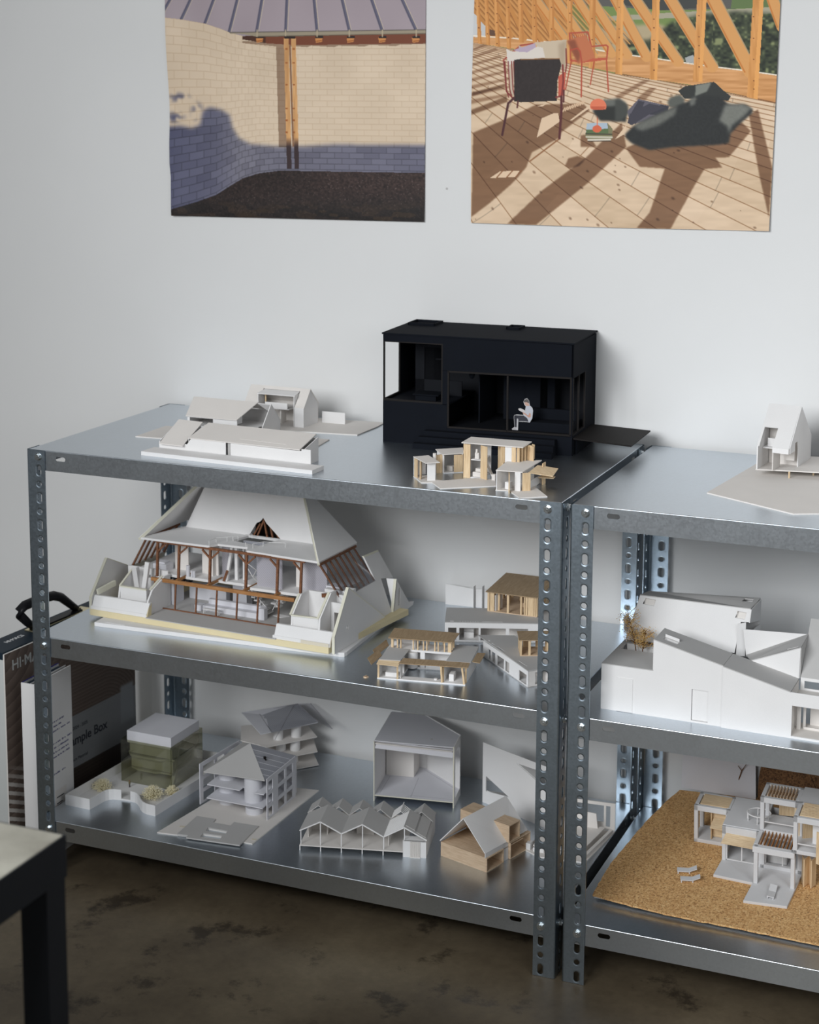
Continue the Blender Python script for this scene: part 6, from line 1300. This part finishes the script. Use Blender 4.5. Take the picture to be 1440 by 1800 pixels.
    copy_tree(t0, w(290, 72, 5), 92, 'tiny white sun lounger on the white terrace slab in front of the pergola posts')
cork_landscape()
r = thing('cork_backing_board', 'cork board, shade in its colour, leaning on the wall behind the frame-house model', 'board', (1237, 482, H3 + 51), 0)
M().ext([(0, 0, 0), (360, 0, 0), (360, 14, 170), (16, 14, 170), (0, 3, 40)], (0, 3, 0)).build('board', CORKD, r)
m = M(); m.bar((40, 13.5, 168), (110, 2, 26), 1.2, .4); m.bar((120, 12.4, 156), (350, 12, 150), 3, .6); m.build('line_and_shade_band', DARKIN, r)  # line on the board, plus a dark band painted in as shade
r = thing('white_backing_card', 'white card standing against the wall behind the cork site sheet', 'board', (1094, 481, H3 + 50.6), 0)
M().ext([(0, 0, 0), (140, 0, 0), (130, 14, 170), (0, 14, 170)], (0, 1.6, 0)).build('card', LILAC, r)
# ---------------------------------------------------------------- left of the shelving
def text_mesh(body, size, mat, parent, name, place, bold=.0, align='LEFT'):
    """lettering as a thin mesh; place = matrix from the text plane to the parent (mm)"""
    cu = bpy.data.curves.new('lettering', 'FONT'); cu.body = body; cu.align_x = align; cu.size = size; cu.extrude = .12; cu.offset = bold; cu.resolution_u = 3
    o = bpy.data.objects.new('lettering', cu); COL.objects.link(o)
    dg = bpy.context.evaluated_depsgraph_get(); me = bpy.data.meshes.new_from_object(o.evaluated_get(dg)); bpy.data.objects.remove(o)
    me.transform(Matrix.Scale(.001, 4) @ place); me.materials.clear(); me.materials.append(mat)
    q = bpy.data.objects.new(name, me); COL.objects.link(q); q.parent = parent; return q

def sample_case():
    r = thing('sample_case', 'large dark blue sample case with black handle and printed brown cover', 'sample case', (-75, 17, 0), -4.5)
    Y1, Zt, T = 392, 405, 66           # local: y along the case, x = 0 is the printed face
    M().box(-T, -3, 0, Y1, 0, Zt - 2).build('case_body', PALEBOX, r, bevel=1)
    M().box(-T - .6, -3.2, -.6, Y1 + .6, Zt - 14, Zt).build('case_lid', DARKTEAL, r, bevel=1)
    # printed cover
    p = Print(0, Y1, 0, Zt - 3, 1.15); x, y = p.x, p.y            # x along the case, y downwards
    p.put(np.ones(x.shape), np.array((112, 98, 90)) / 255.)
    rad = np.hypot(x + 40, y + 60); k = (rad / 21.) % 1
    p.c = p.c * (1 - .16 * (k * (x < 170))[..., None] ** 2) + (.045 * ((1 - k) * (x < 170)) ** 5)[..., None]
    yy = np.where(x > 290, np.hypot(np.maximum(x - 290, 0), np.maximum(230 - y, 0)), 230 - y); rib = (yy / 7.2) % 1
    p.c = p.c * (1 - (.20 * np.clip((x - 110) / 60, 0, 1) * rib)[..., None]) - .05 * np.clip((x - 110) / 120, 0, 1)[..., None]
    st = np.clip((y - 215) / 40, 0, 1) * (x < 90) * (((y - x * .45) / 17) % 1 > .55); p.put(st, np.array((196, 192, 188)) / 255.)
    band = (y > 183) & (y < 290) & (x > 96); p.put(band * .9, np.array((128, 131, 134)) / 255.); p.c += (band * (((y + np.maximum(x - 300, 0) * .3) / 3.6) % 1 - .5))[..., None] * .025
    p.poly([(342, 172), (384, 172), (384, 252), (342, 252)], (136, 139, 143), 2)
    p.c = np.where(((y > 290) & (x > 96))[..., None], p.c * .62, p.c)
    o = p.build('printed_cover', lambda X, Y: (np.zeros_like(X) + .2, X, Zt - 3 - Y), r, 1.15)
    M().box(-3, 0, 0, Y1, 0, Zt - 3).build('cover_board', IVORY, r)
    # upright lettering on the cover: text x -> +y, text y -> +z
    PM = lambda x0, y0, z0, sk=0.0: Matrix.Translation((.5, y0, z0)) @ Matrix(((0, 0, 1, 0), (1, 0, 0, 0), (sk, 1, 0, 0), (0, 0, 0, 1)))
    text_mesh('HI·MACS', 28, PALEBOX, r, 'cover_lettering', PM(0, 19, 366), .3)
    text_mesh('Sample Box', 26.5, INKD, r, 'cover_lettering', PM(0, 296, 159), .5, 'RIGHT')
    text_mesh('2024 - 2025', 9.5, INKD, r, 'cover_lettering', PM(0, 235, 190), 0, 'RIGHT')
    text_mesh('Surface Material', 9.5, INKD, r, 'cover_lettering', PM(0, 233, 126), 0, 'RIGHT')
    # lettering on the lid, read from the shelf side
    text_mesh('HI·MACS', 13, INKW, r, 'lid_lettering', Matrix.Translation((-35, 99, Zt + .1)) @ Matrix(((0, -1, 0, 0), (1, 0, 0, 0), (0, 0, 1, 0), (0, 0, 0, 1))), .3, 'RIGHT')
    m = M(); m.box(-54, -28, 120, 290, Zt, Zt + 2.4); m.build('handle_plate', BRASS, r, bevel=.5); M().box(-50, -32, 140, 268, Zt + 2.4, Zt + 5).build('handle_seat', PLASTIC, r)
    path = [(-44, 138, Zt + 4), (-43, 118, Zt + 18), (-41, 94, Zt + 40), (-40, 92, Zt + 50), (-40, 106, Zt + 56), (-40, 150, Zt + 57), (-40, 190, Zt + 53), (-40, 212, Zt + 44), (-41, 238, Zt + 24), (-42, 264, Zt + 4)]
    M().tube(path, [8, 8, 9, 9.5, 9.5, 9.5, 9.5, 9, 8, 7], 12).build('handle', PLASTIC, r, smooth=True)
    for yy in (136, 258): M().box(-50, -34, yy, yy + 8, Zt + 2, Zt + 9).build('catch', BRASS, r)
sample_case()

def binder():
    r = thing('slipcase_binder', 'white upright ring binder with navy lettering, between the sample case and the shelving post', 'binder', (-36, 12, 0), 0)
    T, Y1, Zt = 29, 116, 356
    M().box(0, 1.8, 0, Y1, 0, Zt).build('cover', WHITE, r); M().box(T - 1.8, T, 0, Y1, 0, Zt).build('cover', WHITE, r); M().box(1.8, T - 1.8, 0, 1.8, 0, Zt).build('spine', WHITE, r)
    M().box(2.2, T - 12, 3, Y1 - 3, 4, Zt - 5).build('sample_block', DARKTEAL, r); M().box(T - 11, T - 2.4, 3, Y1 - 3, 4, Zt - 8).build('sample_block', PLASTIC, r)
    M().box(T - 12, T - 11, 2, Y1 - 1, 0, Zt - 1).build('divider', WHITE, r); M().box(-.1, 1.9, 2, Y1, Zt - .4, Zt + .3).build('lining_edge', INK, r)
    PM = lambda y0, z0: Matrix.Translation((T + .05, y0, z0)) @ Matrix(((0, 0, 1, 0), (1, 0, 0, 0), (0.06, 1, 0, 0), (0, 0, 0, 1)))
    rnd = random.Random(4)
    for z, ws in ((262, (6, 4, 8)), (253, (10, 5)), (244, (14, 8, 6)), (220, (5, 9, 3, 12)), (211, (8, 3, 14)), (202, (4, 16, 6)), (193, (20, 9)), (160, (12, 8))):
        m = M(); y = 50
        for q in ws:
            for k in range(int(q)):
                if rnd.random() < .85: m.box(T - .05, T + .08, y, y + 1.3, z + (y - 50) * .02, z + 2 + rnd.random() * 1.6 + (y - 50) * .02)
                y += 1.9
            y += 2.5
        m.build('small_print', INK, r)
    M().box(T - .05, T + .1, 56, 92, 88, 128).build('sticker', IVORY, r)
    m = M().box(T, T + .2, 60, 84, 112, 114).box(T, T + .2, 60, 78, 100, 102).box(T, T + .2, 62, 76, 96, 98); m.build('small_print', INKD, r)
binder()

def table():
    r = thing('work_table', 'blurred foreground table corner with pale concrete top and black steel leg', 'table', (886, -1175, 0), 0)
    M().box(-1100, 0, -760, 0, 712, 730).build('table_top', TABLETOP, r, bevel=2)
    m = M(); m.box(-1100, 1.5, -2, 1.5, 687, 729); m.box(-1, 1.5, -760, -2, 687, 729); m.box(-1100, 0, -762, -760, 687, 729); m.build('apron', BLACKMET, r)
    for x, y in ((-30, -30), (-1098, -30), (-30, -758), (-1098, -758)): M().box(x, x + 30, y, y + 30, 0, 690).build('leg', BLACKMET, r)
table()
tag(M().cyl(0, 0, 0, .6, 2.2, 10).build('wall_mark', GREYC), 'tiny grey scuff on the white wall between the two posters', 'mark')
mk = bpy.data.objects['wall_mark']; mk.rotation_euler = (math.radians(90), 0, 0); mk.location = (.604, (WALL_Y - .1) / 1000, 1.256)
